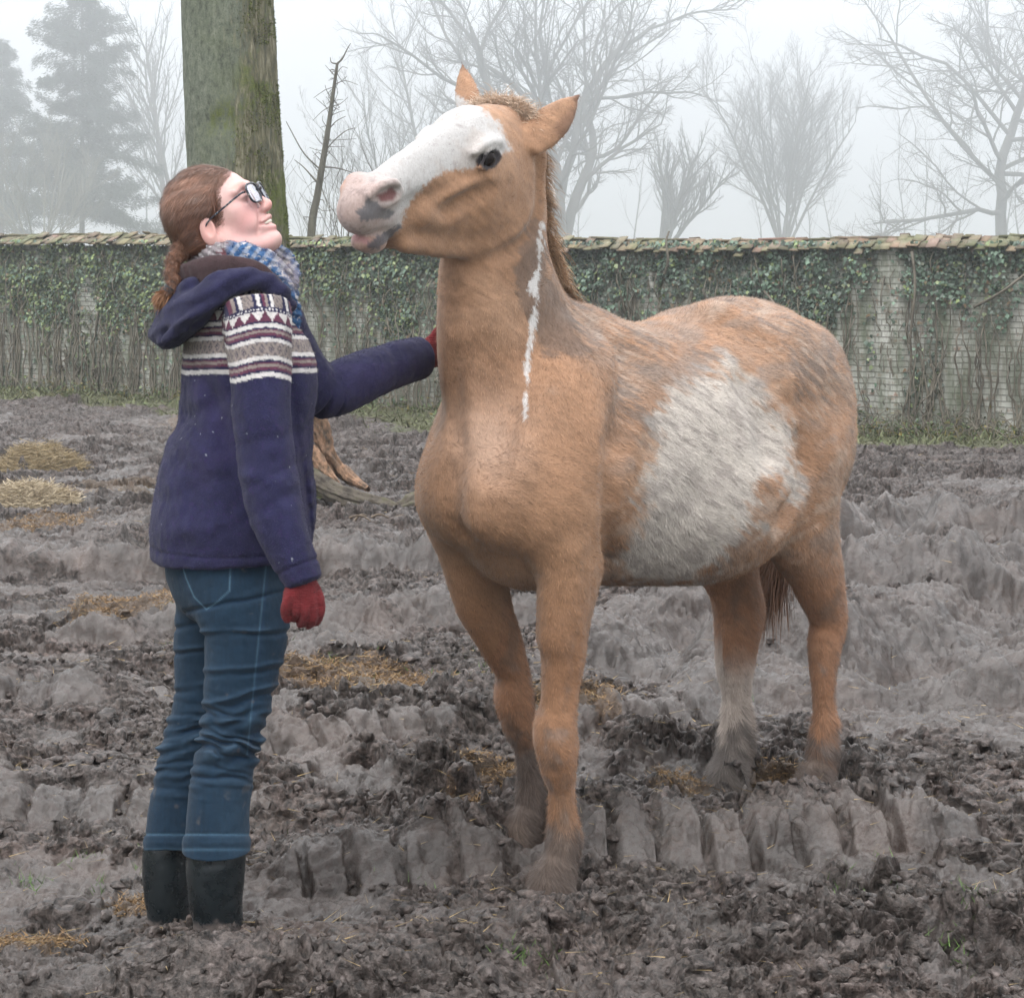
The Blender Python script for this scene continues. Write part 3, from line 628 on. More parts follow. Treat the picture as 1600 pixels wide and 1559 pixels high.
# ================================================================== TREES
def wood_mat(name, c0, c1, sc=3):
    m, t, p, o = nodes(name); q = NT(t); q.l(q.ramp(q.noise(sc, 5, .6).outputs[0], [(.3, c0), (.7, c1)]), p.inputs['Base Color']); p.inputs['Roughness'].default_value = .9; return m
def grow(r, base, dirv, length, rad, depth, out, P):
    """one branch and its children; out[level] collects (pts, radii)"""
    n = max(3, int(P['seg'] * (1 if depth else 1.6))); pts = [np.array(base, float)]; d = unit(dirv); L = length / n
    bendv = r.normal(0, 1, 3) * P['bend']
    for i in range(n):
        d = unit(d + r.normal(0, P['wig'], 3) + bendv * (.5 / n) + A(0, 0, P['lift'][min(depth, len(P['lift']) - 1)] / n)); pts.append(pts[-1] + d * L)
    pts = np.array(pts); rr = rad * (1 - np.linspace(0, 1, n + 1) * P['tap']); rr[-1] *= .6 if depth < P['max'] else .3
    out[min(depth, 1)].append((pts, np.maximum(rr, P.get('rmin', .006))))
    if depth >= P['max']: return
    k = P['kids'][depth]; k = max(1, int(r.normal(k, k * .15)))
    for j in range(k):
        u = P['start'][depth] + (1 - P['start'][depth]) * ((j + r.random()) / k); i = min(int(u * n), n - 1); b = pts[i] + (pts[i + 1] - pts[i]) * (u * n - i)
        T = unit(pts[i + 1] - pts[i]); s = unit(np.cross(T, unit(r.normal(0, 1, 3)))); a = P['ang'][depth] * r.uniform(.7, 1.3)
        grow(r, b, T * math.cos(a) + s * math.sin(a), length * P['len'][depth] * r.uniform(.65, 1.2) * (1.15 - .5 * u), min(rr[i] * .8, rad * P['rr'][depth] * (1.1 - .4 * u)), depth + 1, out, P)
def bare_tree(name, label, px, d, top_py, seed, P, stems=None, lean=0.0, rad=.35, mat=None, group=None):
    d *= 2.5 if d > 60 else 1; rad *= 2.1 if d > 60 else 1
    r = np.random.default_rng(seed); x = (px - 800) * d / FPX; z0 = -1.0; H = CAMZ - (top_py - 370) * d / FPX - z0
    root = thing(name, label, 'tree', (x, d, z0), group); out = [[], []]
    for k in range(stems or 1):
        a = r.uniform(0, 6.28); sp = 0 if not stems else r.uniform(.05, P.get('spread', .35)); off = 0 if not stems else r.uniform(.1, .5)
        dv = A(math.cos(a) * sp + lean, math.sin(a) * sp, 1)
        grow(r, (math.cos(a) * off, math.sin(a) * off, 0), dv, H * P['trunk'] * (1 if not stems else r.uniform(.75, 1.05)), rad * (1 if not stems else r.uniform(.5, 1)), 0, out, P)
    for nm, ps in (('trunk', out[0]), ('crown', out[1])):
        V, F = tubes(ps, (7, 3, .03)); mesh_obj(nm, V, F, mat, root)
    return root
def conifer(name, label, px, d, top_py, seed, width, mat, group=None, dens=1.0):
    d *= 2.5; width *= 2.5
    r = np.random.default_rng(seed); x = (px - 800) * d / FPX; z0 = -1.0; H = CAMZ - (top_py - 370) * d / FPX - z0
    root = thing(name, label, 'tree', (x, d, z0), group)
    V, F = tubes([(crom([(0, 0, 0), (.1, 0, H * .5), (0, 0, H)], 6), np.linspace(.38, .04, 13))], 8); mesh_obj('trunk', V, F, mat[0], root)
    C, D, L = [], [], []; br = []
    nb = int(150 * dens)
    for k in range(nb):
        u = (k + r.random()) / nb; z = H * (.12 + .87 * u); ln = width * (1 - u) ** .62 * r.uniform(.25, 1.18) + .5; a = r.uniform(0, 6.28); dr = A(math.cos(a), math.sin(a), r.uniform(-.25, .65))
        n = 9; pts = [A(0, 0, z) + unit(dr) * ln * t + A(0, 0, -.22 * ln * t * t + .25 * ln * max(t - .6, 0)) + r.normal(0, .10, 3) for t in np.linspace(0, 1, n)]
        br.append((np.array(pts), np.linspace(.05, .012, n)))
        m = int((70 + 75 * ln) * dens); t = r.uniform(.12, 1, m) ** .8; i = np.minimum((t * (n - 1)).astype(int), n - 2); p = np.array(pts); b = p[i] + (p[i + 1] - p[i]) * (t * (n - 1) - i)[:, None]
        T = unit(p[-1] - p[0]); s = np.cross(T, A(0, 0, 1)); side = r.choice([-1, 1], m)[:, None]
        w_ = (1.02 - t)[:, None]
        c = b + side * s * r.uniform(0, .26, (m, 1)) * ln * w_ * 1.2 + A(0, 0, 1) * r.normal(-.25, .34, (m, 1)) + r.normal(0, .18, (m, 3))
        C.append(c); D.append(unit(T * .8 + side * s * .6 + r.normal(0, .3, (m, 3)) + A(0, 0, -.45))); L.append(r.uniform(.18, .55, m))
    V, F = tubes(br, 4); C, D, L = np.concatenate(C), np.concatenate(D), np.concatenate(L)
    SV, ST, ri = strands(C, D, L, L * .22, seg=2)
    cr = mesh_obj('crown', np.vstack([SV, V]), F + len(SV), mat[1], root, tri=ST); return root
def build_trees():
    wm = wood_mat('far_bark', (.05, .047, .042), (.12, .11, .10)); nm = wood_mat('needles', (.018, .030, .024), (.045, .065, .05), 2)
    g = 'trees in the fog beyond the wall'
    OAK = dict(seg=7, bend=.45, wig=.15, lift=(.05, .12, .15, .1, 0), tap=.55, max=4, kids=(15, 10, 10, 9), start=(.16, .18, .15, .1), ang=(1.15, .75, .7, .7), len=(.66, .52, .46, .42), rr=(.42, .45, .42, .4), trunk=.80, rmin=.013)
    FAN = dict(seg=8, bend=.15, wig=.06, lift=(.35, .5, .6, .4, .2), tap=.7, max=3, kids=(17, 12, 8), start=(.18, .12, .08), ang=(.50, .50, .6), len=(.50, .40, .34), rr=(.42, .40, .4), trunk=.95, spread=.38, rmin=.013)
    LIME = dict(seg=8, bend=.1, wig=.05, lift=(.1, .9, .5, .3, .2), tap=.85, max=3, kids=(34, 11, 8), start=(.12, .1, .08), ang=(.85, .55, .6), len=(.40, .40, .36), rr=(.30, .36, .4), trunk=.98, rmin=.013)
    bare_tree('oak_tree', 'broad bare oak with heavy crooked limbs rising behind the right end of the wall', 1562, 112, -40, 21, dict(OAK, len=(.78, .54, .46, .42), kids=(18, 11, 10, 9)), rad=.44, mat=wm, group=g)
    bare_tree('ash_tree', 'fan of many slim upright bare stems standing alone behind the middle of the wall', 1225, 128, 88, 22, dict(FAN, kids=(13, 11, 9), spread=.80, lift=(.12, .3, .4, .3, .2), ang=(.60, .60, .65), len=(.42, .44, .38)), stems=12, rad=.17, mat=wm, group=g)
    big = dict(OAK, ang=(.75, .6, .6, .6), lift=(.1, .35, .3, .1, 0), kids=(10, 9, 8, 7))
    bare_tree('beech_tree', 'tall bare tree with long spreading limbs behind the horse\'s ears', 882, 105, -110, 33, dict(big, trunk=.9, spread=.30), stems=4, lean=.10, rad=.50, mat=wm, group=g)
    bare_tree('lime_tree', 'tall straight bare tree left of the horse\'s right ear', 668, 122, 28, 24, LIME, rad=.24, mat=wm, group=g)
    bare_tree('lime_tree', 'slender bare tree with dense fine twigs directly behind the horse\'s forelock', 735, 130, 20, 25, LIME, rad=.22, mat=wm, group=g)
    bare_tree('birch_tree', 'slim pale bare tree between the dark conifer and the thick trunk', 272, 120, 55, 26, dict(FAN, kids=(14, 10, 7)), stems=2, rad=.26, mat=wm, group=g)
    bare_tree('alder_tree', 'low bare tree with branches leaning right above the wall, right of the mane', 1035, 118, 205, 27, dict(FAN, spread=1.0, kids=(12, 9, 7)), stems=6, lean=.35, rad=.26, mat=wm, group=g)
    bare_tree('willow_tree', 'low broad bare bush-like tree between the dead sapling and the horse\'s nose', 610, 108, 150, 28, dict(FAN, spread=.9, kids=(13, 10, 7)), stems=6, rad=.12, mat=wm, group=g)
    conifer('spruce_tree', 'tall dark conifer left of the thick trunk, half lost in fog', 128, 98, -70, 31, 4.7, (wm, nm), g, 1.5)
    conifer('spruce_tree', 'dark conifer cut off by the left edge of the photo', 2, 108, 60, 32, 3.8, (wm, nm), g, 1.3)
    bare_tree('hazel_bush', 'pale twiggy bush in front of the dark conifers at the far left', 60, 84, 195, 36, dict(FAN, spread=1.0, kids=(13, 8, 5), trunk=.9), stems=9, rad=.09, mat=wood_mat('pale_twigs', (.12, .115, .09), (.22, .21, .17)), group=g)
    # far wood lost in the fog: one mass
    r = np.random.default_rng(77); out = [[], []]; P = dict(LIME, max=2, kids=(16, 7), seg=5)
    for k in range(40):
        d = r.uniform(330, 410); x = r.uniform(-.34, .34) * d; H = r.uniform(15, 26) * (1 if abs(x / d + .02) > .08 else .8)
        grow(r, (x, d, -1), A(r.normal(0, .06), 0, 1), H, .22, 0, out, P)
    V, F = tubes(out[0] + out[1], 3); o = mesh_obj('far_wood', V, F, wm); tag(o, 'pale far-off wood almost lost in the fog behind the other trees', 'wood', kind='stuff')
    # ---- dead sapling just behind the wall
    P = dict(seg=9, bend=.25, wig=.09, lift=(.1, .15, .1), tap=.80, max=2, kids=(22, 4), start=(.3, .2), ang=(1.05, .8), len=(.10, .45), rr=(.28, .5), trunk=1, rmin=.006)
    d = 33; r = np.random.default_rng(5); root = thing('sapling', 'thin dead sapling with broken top standing just behind the wall, right of the thick trunk', 'tree', ((487 - 800) * d / FPX, d, -.9))
    inv = -np.array(root.location); spine = [W(487, 620, d), W(486, 380, d), W(497, 300, d), W(510, 220, d), W(518, 165, d), W(527, 100, d)]
    tr = crom(spine, 6); paths = [(tr, np.linspace(.088, .024, len(tr)))]; tw = []
    for pts, r0 in (([W(500, 265, d), W(475, 240, d), W(455, 205, d), W(447, 190, d)], .02), ([W(497, 262, d), W(520, 262, d), W(545, 268, d), W(558, 274, d)], .022), ([W(505, 240, d), W(522, 220, d), W(540, 205, d), W(555, 200, d)], .018),
                    ([W(527, 100, d), W(535, 92, d), W(542, 78, d), W(548, 68, d)], .028), ([W(527, 100, d), W(518, 98, d), W(516, 90, d)], .02), ([W(495, 285, d), W(475, 262, d), W(460, 250, d)], .022), ([W(512, 205, d), W(525, 190, d), W(540, 182, d)], .016)):
        pp = crom(pts, 4); paths.append((pp, np.linspace(r0 * .7, .005, len(pp))))
    for k in range(90):
        i = r.integers(4, len(tr) - 1); L = r.uniform(.06, .4); dv = unit(r.normal(0, 1, 3) + A(0, 0, .3)); b = tr[i] + r.normal(0, .02, 3)
        tw.append((crom([b, b + dv * L * .5 + r.normal(0, .02, 3), b + dv * L + r.normal(0, .05, 3)], 2), np.linspace(.009, .004, 5)))
    bm = wood_mat('dead_bark', (.045, .042, .035), (.13, .12, .085), 9)
    V, F = tubes(paths, 7); mesh_obj('trunk', V, F, bm, root).location = inv
    V, F = tubes(tw, 3); mesh_obj('crown', V, F, bm, root).location = inv
    r = np.random.default_rng(6); out = [[], []]
    bare_tree('thorn_bush', 'small leafless thorn bush at the foot of the dead sapling', 520, 36, 262, 61, dict(FAN, spread=1.1, kids=(9, 5), max=2, start=(.15, .1, .1), rmin=.003), stems=9, rad=.03, mat=bm)
def build_near_tree():
    d = 14.4; cx = (372 - 800) * d / FPX
    root = thing('tree', 'thick mossy tree trunk with ridged bark standing behind the woman', 'tree', (cx, d, -.45)); inv = -np.array(root.location)
    cen = crom([W(385, 800, d), W(378, 700, d), W(373, 380, d), W(362, 180, d), W(354, 0, d), W(348, -300, d), W(350, -700, d)], 70)
    n, k = len(cen), 300; th = np.linspace(0, 2 * np.pi, k, endpoint=False)
    z = cen[:, 2]; R = np.interp(z, [-.6, -.3, .1, .6, 1.5, 2.6, 3.6, 6], [.62, .50, .40, .375, .360, .345, .335, .30])
    T, Z = np.meshgrid(th, z); u = T
    right = sstep(-.30, .70, np.cos(T) * .9 + .55 * fbm(np.stack([T * 1.2, Z * .7], -1).reshape(-1, 2), 2, 501).reshape(T.shape))     # the ridged side
    px_ = np.stack([np.cos(T) * 14, np.sin(T) * 14, Z * 1.9 + 0 * T], -1).reshape(-1, 3)
    wz = fbm(np.stack([np.cos(T) * 2, np.sin(T) * 2, Z * 2.2], -1).reshape(-1, 3), 2, 502).reshape(T.shape)
    rid = 1 - np.abs(fbm(px_ + wz.reshape(-1, 1) * 1.2, 3, 503).reshape(T.shape)) * 2.4
    fine = fbm(np.stack([np.cos(T) * 40, np.sin(T) * 40, Z * 11], -1).reshape(-1, 3), 3, 504).reshape(T.shape)
    lump = fbm(np.stack([np.cos(T) * 1.5, np.sin(T) * 1.5, Z * 1.2], -1).reshape(-1, 3), 3, 505).reshape(T.shape)
    flare = np.interp(Z, [-.7, -.2, .3], [1, .35, 0]) * (.5 + .5 * np.cos(T * 5 + .6)) * .22
    rr = R[:, None] * (1 + .05 * lump) + .020 * rid * right + .006 * fine * (.4 + right) + flare - .02 * np.exp(-((Z - 2.42) / .10) ** 2 - ((T - 4.6) / .5) ** 2)
    V = np.stack([cen[:, 0][:, None] + rr * np.cos(T), cen[:, 1][:, None] + rr * np.sin(T), Z], -1).reshape(-1, 3)
    i = np.arange(n - 1)[:, None] * k + np.arange(k)[None]; j = np.arange(n - 1)[:, None] * k + (np.arange(k)[None] + 1) % k
    F = np.stack([i, j, j + k, i + k], -1).reshape(-1, 4)[:, ::-1]
    m, t, p, o = nodes('mossy_bark'); q = NT(t); co = q.coord()
    sm = q.map(co, (1, 1, .16)); n1 = q.noise(30, 5, .7, sm).outputs[0]; n2 = q.noise(1.7, 5, .6, co).outputs[0]; n3 = q.noise(90, 4, .7, co).outputs[0]; n4 = q.noise(26, 6, .75, q.map(co, (1, 1, .6))).outputs[0]
    green = q.ramp(n4, [(.34, (.045, .052, .036)), (.48, (.105, .120, .086)), (.60, (.150, .165, .125)), (.72, (.24, .25, .20))])
    green = q.mix(q.rng(n3, .56, .64, 0, .85), green, (.045, .055, .04, 1))
    brown = q.ramp(n1, [(.33, (.030, .028, .018)), (.47, (.085, .078, .045)), (.56, (.14, .13, .08)), (.68, (.25, .235, .17))])
    rf_ = q.rng(q.math('ADD', q.attr('ridge').outputs['Fac'], q.math('MULTIPLY', q.math('SUBTRACT', n1, .5), 2.6)), .30, .85); c = q.mix(rf_, green, brown)
    moss = q.rng(q.math('ADD', n2, q.math('MULTIPLY', q.math('SUBTRACT', n4, .5), .6)), .50, .62)
    c = q.mix(q.math('MULTIPLY', moss, q.attr('ridge2').outputs['Fac']), c, q.ramp(n3, [(.3, (.035, .050, .012)), (.7, (.13, .15, .035))]))
    q.l(c, p.inputs['Base Color']); p.inputs['Roughness'].default_value = .88
    q.l(q.bump(q.math('ADD', n1, q.math('MULTIPLY', n3, .4)), .5, .02), p.inputs['Normal'])
    ridge = right.ravel(); r2 = np.clip(.15 + .85 * sstep(.15, .8, right) + np.exp(-((Z - 2.45) / .13) ** 2 - ((T - 4.75) / .55) ** 2) * 1.2, 0, 1).ravel()
    ob = mesh_obj('trunk', V, F, m, root, attrs={'ridge': ridge, 'ridge2': r2}); ob.location = inv
    # moss tufts and small warts on the right edge
    r = np.random.default_rng(9); P, fi, vi = sample_surface(V, F, 30000, (ridge ** 2 * (V[:, 1] < d + .2) * (V[:, 2] < 3.8))[F[:, 0]], r)
    mk = fbm(P * 3.5, 3, 511) > .02; P = P[mk]; Nn = unit((P - np.stack([np.interp(P[:, 2], z[::1], cen[:, 0]), P[:, 1] * 0 + d, P[:, 2]], 1)) * [1, 1, 0])
    SV, ST, ri = strands(P, unit(Nn + r.normal(0, .5, P.shape)), r.uniform(.006, .020, len(P)), r.uniform(.006, .012, len(P)), seg=1)
    c = np.array([.085, .105, .022]) * r.uniform(.5, 1.7, (len(P), 1)); ob = mesh_obj('moss', SV, None, hair_mat('moss_tuft', .9), root, tri=ST, attrs={'coat': c[ri]}); ob.location = inv
    # surface roots
    def root_mesh(pts, rad, flat, seed):
        c = crom(pts, 24); k = 48; th = np.linspace(0, 2 * np.pi, k, endpoint=False); rr_ = np.interp(np.linspace(0, 1, len(c)), np.linspace(0, 1, len(rad)), rad)
        Tg = unit(np.gradient(c, axis=0)); s = unit(np.cross(Tg, A(0, 0, 1))); u = np.cross(s, Tg)
        nz = fbm(np.stack([np.repeat(np.arange(len(c)) * .05, k), np.tile(np.cos(th) * 1.5, len(c)), np.tile(np.sin(th) * 1.5, len(c))], 1), 3, seed).reshape(len(c), k)
        R_ = rr_[:, None] * (1 + .6 * nz + .22 * fbm(np.stack([np.repeat(np.arange(len(c)) * .2, k), np.tile(np.cos(th) * 4, len(c)), np.tile(np.sin(th) * 4, len(c))], 1), 3, seed + 9).reshape(len(c), k))
        V = c[:, None] + (R_[..., None]) * (np.cos(th)[None, :, None] * s[:, None] + flat * np.sin(th)[None, :, None] * u[:, None])
        i = np.arange(len(c) - 1)[:, None] * k + np.arange(k)[None]; j = np.arange(len(c) - 1)[:, None] * k + (np.arange(k)[None] + 1) % k
        return V.reshape(-1, 3), np.stack([i, j, j + k, i + k], -1).reshape(-1, 4)
    red, t, p, o = nodes('bare_root'); q = NT(t); nn = q.noise(19, 6, .75, q.map(q.coord(), (1, 1, .5))).outputs[0]
    q.l(q.ramp(nn, [(.36, (.045, .032, .022)), (.5, (.18, .105, .062)), (.66, (.36, .21, .13))]), p.inputs['Base Color']); p.inputs['Roughness'].default_value = .8; q.l(q.bump(nn, .6, .03), p.inputs['Normal'])
    grey, t, p, o = nodes('mossy_root'); q = NT(t); nn = q.noise(7.0, 6, .78, q.coord()).outputs[0]
    q.l(q.ramp(nn, [(.36, (.035, .028, .022)), (.50, (.095, .080, .062)), (.66, (.075, .080, .035)), (.76, (.12, .15, .035))]), p.inputs['Base Color']); p.inputs['Roughness'].default_value = .9; q.l(q.bump(nn, .6, .04), p.inputs['Normal'])
    e = d - .35
    for pts, rad, mt in (([W(418, 530, d), W(455, 590, e + .1), W(490, 650, e), W(512, 705, e), W(540, 742, e), W(575, 765, e - .2)], (.12, .11, .08, .06, .045, .02), red), ([W(430, 640, d), W(470, 690, e), W(505, 730, e - .1), W(530, 757, e - .2)], (.09, .07, .045, .015), red),
                         ([W(420, 700, d), W(480, 742, e - .1), W(540, 776, e - .3), W(610, 792, e - .4), W(690, 812, e - .5)], (.09, .075, .06, .04, .012), grey), ([W(600, 812, e - .4), W(640, 788, e - .4), W(680, 782, e - .3), W(730, 790, e - .3)], (.02, .07, .065, .015), grey),
                          ):
        V, F = root_mesh(pts, rad, 1.0, int(pts[0][0] * 100) % 97 + 5); ob = mesh_obj('root', V, F, mt, root); ob.location = inv
    # fallen twigs by the roots
    paths = []
    for k in range(22):
        a, b = r.uniform(500, 760), r.uniform(715, 800); L = r.uniform(10, 45); an = r.uniform(-1, 1) * 1.2; pts = [W(a + L * u_ * math.cos(an), b + L * u_ * math.sin(an) * .5 - 2 * math.sin(3 * u_), 13.2) for u_ in (0, .5, 1)]
        paths.append((crom(pts, 3), np.linspace(.009, .004, 7)))
    # lay the twigs on the mud
    paths = [(np.array([[p_[0], p_[1] + 0, 0] for p_ in pts]), rd) for pts, rd in paths]
    for pts, rd in paths:
        pts[:, 1] += r.uniform(-1.5, 1.0); hh = ground_h(pts[:, 0], pts[:, 1])[0]; pts[:, 2] = np.linspace(hh[0], hh[-1], len(pts)) + .012 + .03 * r.random() * np.sin(np.linspace(0, 3, len(pts)))
    V, F = tubes(paths, 4); ob = mesh_obj('fallen_twigs', V, F, wood_mat('twig', (.07, .05, .035), (.19, .15, .11), 5)); tag(ob, 'dry fallen twigs lying on the mud by the tree roots', 'twigs', kind='stuff')
def hay(label, px, py, rx, hgt, seed, colr):
    x, y = gp(px, py); r = np.random.default_rng(seed); z = ground_at(x, y); n = 7000
    root = thing('hay_pile', label, 'hay', (x, y, z), 'hay left on the mud')
    a = r.uniform(0, 6.28, n); q_ = np.sqrt(r.random(n)); hx, hy = q_ * np.cos(a) * rx, q_ * np.sin(a) * rx * .8
    top = hgt * (1 - q_ ** 2) * (1 + .35 * fbm(np.stack([hx * 4 / rx, hy * 4 / rx], 1), 2, seed)) 
    C = np.stack([hx, hy, top * r.random(n) ** .35], 1); b = r.uniform(0, 6.28, n); D = unit(np.stack([np.cos(b), np.sin(b) * .6, r.normal(0, .28, n)], 1))
    L = r.uniform(.06, .22, n); SV, ST, ri = strands(C - D * L[:, None] * .5, D, L, r.uniform(.0025, .006, n), bend=.18, up=A(0, 0, -1), seg=2)
    c = np.array(colr) * r.uniform(.55, 1.35, (n, 1)); ob = mesh_obj('hay', SV, None, hair_mat('hay_straw', .7), root, tri=ST, attrs={'coat': c[ri]})
    th = np.linspace(0, 2 * np.pi, 24, endpoint=False); rg_ = np.linspace(0, 1, 8)
    V = np.array([(q * math.cos(t_) * rx * .9, q * math.sin(t_) * rx * .72, hgt * .8 * (1 - q * q) - .03) for q in rg_ for t_ in th]); i = np.arange(7)[:, None] * 24 + np.arange(24)[None]; j = np.arange(7)[:, None] * 24 + (np.arange(24)[None] + 1) % 24
    mesh_obj('hay_core', V, np.stack([i, i + 24, j + 24, j], -1).reshape(-1, 4), wood_mat('hay_core', (.13, .10, .05), (.26, .2, .11), 20), root)
FULL = True
GV, Gs, Gd, Gv = build_ground(); scatter_ground(GV, Gs, Gd, Gv)
build_wall(); build_trees(); build_near_tree()
hay('loose heap of straw-coloured hay on the mud at the left edge, behind the other heap', 62, 738, .42, .24, 41, (.30, .235, .14))
hay('low spread-out heap of pale hay on the mud at the left edge, nearer the camera', 45, 792, .36, .14, 42, (.40, .33, .23))
# fog: even thin air round everything
V, F = boxes([list(A(0, 225, 31.5)) + [220, 0, 0, 0, 231, 0, 0, 0, 33.6]])
hm = bpy.data.materials.new('fog'); hm.use_nodes = True; hm.node_tree.nodes.clear(); _q = NT(hm.node_tree)
pv = _q.n('VolumePrincipled', {'Color': (.95, .975, 1.0, 1), 'Density': .0030, 'Anisotropy': .75}); oo = _q.n('OutputMaterial'); _q.l(pv.outputs[0], oo.inputs['Volume'])
hz = mesh_obj('haze', V, F, hm, smooth=False); tag(hz, 'thin winter fog filling the air over the paddock and park', 'fog', kind='stuff')
# ================================================================== HORSE
HO = A(-0.15, 4.48, 0.0)                      # below the breast
HT = A(0.92, 5.70, 0.0)                       # below the dock
HF = unit(HO - HT); HL = np.cross(A(0, 0, 1), HF)
def Bp(X, Y, Z): return HO + X * HF + Y * HL + A(0, 0, Z)
def brow(X, Y, Z, *r): return list(Bp(X, Y, Z)) + list(r)
def build_horse():
    pr = []
    # ---- trunk: X, centre z, half width, up, down
    tr = [(-1.52, 1.15, .10, .12, .10), (-1.46, 1.14, .17, .20, .20), (-1.35, 1.12, .225, .285, .27), (-1.20, 1.08, .255, .345, .31), (-1.04, 1.02, .28, .38, .33),
          (-.88, .995, .295, .37, .325), (-.72, .99, .285, .362, .315), (-.54, 1.00, .26, .375, .30), (-.38, 1.01, .235, .365, .27),
          (-.22, 1.00, .205, .29, .22), (-.12, 1.01, .165, .22, .17), (-.07, 1.02, .12, .16, .12)]
    pr.append(Tube([brow(x, 0, z, a, u, d) for x, z, a, u, d in tr], side=HL, k=.03, cap=.06))
    pr.append(Ell(Bp(-.30, .0, .845), (.15, .14, .125), (HF, HL, A(0, 0, 1)), k=.08))                                    # brisket between the forelegs
    for s in (1, -1):
        pr.append(Ell(Bp(-.30, s * .155, 1.06), (.17, .10, .26), (HF * .95 + A(0, 0, .3), HL, A(0, 0, 1)), k=.06))       # shoulder
        pr.append(Ell(Bp(-.21, s * .145, .945), (.11, .085, .125), (HF, HL, A(0, 0, 1)), k=.05))                            # point of the shoulder
        pr.append(Ell(Bp(-.10, s * .08, .97), (.065, .08, .11), (HF, HL, A(0, 0, 1)), k=.07))                           # breast muscle
        pr.append(Ell(Bp(-1.18, s * .16, 1.20), (.18, .10, .16), (HF, HL, A(0, 0, 1)), k=.06))                           # hip
        pr.append(Ell(Bp(-1.34, s * .14, 1.06), (.155, .115, .27), (HF, HL, A(0, 0, 1)), k=.05))                          # buttock
    pr.append(Ell(Bp(-.45, 0, 1.33), (.16, .055, .08), (HF, HL, A(0, 0, 1)), k=.06))                                     # withers
    pr.append(Ell(Bp(-.88, .10, .90), (.34, .22, .23), (HF, HL, A(0, 0, 1)), k=.05))                                     # belly
    pr.append(Ell(Bp(-.88, -.10, .90), (.34, .22, .23), (HF, HL, A(0, 0, 1)), k=.05))
    # ---- legs: (X, Y, Z, side, front, back)
    legs = {
     'lf': [(-0.288, 0.15, 0.92, 0.07725, 0.103, 0.1133), (-0.258, 0.155, 0.8, 0.0721, 0.08755, 0.09785), (-0.243, 0.155, 0.68, 0.05616, 0.06971, 0.07552), (-0.238, 0.15, 0.56, 0.04738, 0.05496, 0.05496), (-0.233, 0.145, 0.47, 0.04359, 0.04738, 0.04264),
            (-0.223, 0.14, 0.4, 0.05305, 0.05517, 0.05092), (-0.233, 0.14, 0.33, 0.04532, 0.04532, 0.04326), (-0.25, 0.135, 0.27, 0.03263, 0.03065, 0.0356), (-0.26, 0.13, 0.2, 0.03164, 0.02966, 0.0356), (-0.263, 0.13, 0.135, 0.04223, 0.0412, 0.04944),
            (-0.248, 0.13, 0.09, 0.0412, 0.0412, 0.04738), (-0.223, 0.13, 0.04, 0.05665, 0.05974, 0.05665), (-0.213, 0.13, -0.03, 0.06592, 0.07004, 0.06386)],
     'rf': [(-0.25, -0.138, 0.93, 0.075, 0.132, 0.11), (-0.26, -0.143, 0.81, 0.07, 0.117, 0.095), (-0.29, -0.146, 0.69, 0.05452, 0.0966, 0.0705), (-0.355, -0.148, 0.57, 0.046, 0.07088, 0.05152), (-0.4, -0.15, 0.48, 0.04232, 0.046, 0.0414),
            (-0.41, -0.153, 0.41, 0.05047, 0.05356, 0.04841), (-0.43, -0.155, 0.34, 0.043, 0.043, 0.041), (-0.455, -0.158, 0.28, 0.03168, 0.02976, 0.03456), (-0.475, -0.16, 0.21, 0.03072, 0.0288, 0.03456), (-0.49, -0.161, 0.145, 0.041, 0.04, 0.048),
            (-0.48, -0.161, 0.1, 0.04, 0.04, 0.046), (-0.455, -0.161, 0.05, 0.055, 0.058, 0.055), (-0.445, -0.161, -0.02, 0.064, 0.068, 0.062)],
     'lh': [(-1.24, .09, 1.18, .09, .13, .13), (-1.225, 0.145, 1.02, 0.1372, 0.2082, 0.212), (-1.215, 0.16, 0.9, 0.1266, 0.187, 0.1696), (-1.245, 0.17, 0.79, 0.1001, 0.1499, 0.1219), (-1.305, 0.173, 0.68, 0.07572, 0.1075, 0.0901), (-1.355, 0.173, 0.58, 0.05876, 0.08312, 0.0636),
            (-1.375, 0.173, 0.5, 0.04876, 0.053, 0.06572), (-1.36, 0.173, 0.43, 0.04558, 0.04876, 0.05088), (-1.35, 0.173, 0.35, 0.03604, 0.03498, 0.03922), (-1.36, 0.173, 0.25, 0.03253, 0.03286, 0.03816), (-1.35, 0.173, 0.15, 0.0414, 0.04452, 0.053),
            (-1.335, 0.173, 0.1, 0.04042, 0.04452, 0.04876), (-1.3, 0.173, 0.04, 0.05422, 0.06148, 0.0583), (-1.285, 0.173, -0.05, 0.06309, 0.0742, 0.06572)],
     'rh': [(-1.22, -.07, 1.16, .09, .13, .13), (-1.215, -0.12, 1.02, 0.1568, 0.2291, 0.2441), (-1.175, -0.12, 0.9, 0.1445, 0.1915, 0.1966), (-1.185, -0.1, 0.79, 0.1137, 0.1539, 0.1431), (-1.235, -0.085, 0.68, 0.08534, 0.1113, 0.1075), (-1.285, -0.08, 0.58, 0.0681, 0.08618, 0.08251),
            (-1.31, -0.08, 0.5, 0.0681, 0.08368, 0.08726), (-1.3, -0.08, 0.43, 0.06317, 0.07615, 0.06588), (-1.29, -0.08, 0.35, 0.05331, 0.0611, 0.054), (-1.295, -0.08, 0.25, 0.0396, 0.0396, 0.0462), (-1.29, -0.08, 0.13, 0.0506, 0.0528, 0.0616),
            (-1.27, -0.08, 0.08, 0.0495, 0.0506, 0.055), (-1.245, -0.08, 0.02, 0.0638, 0.066, 0.0627), (-1.235, -0.08, -0.07, 0.0726, 0.077, 0.0704)]}
    for nm, L in legs.items():
        pr.append(Tube([brow(*r) for r in L], side=HL, k=.045 if nm[1] == 'h' else .04, cap=.05))
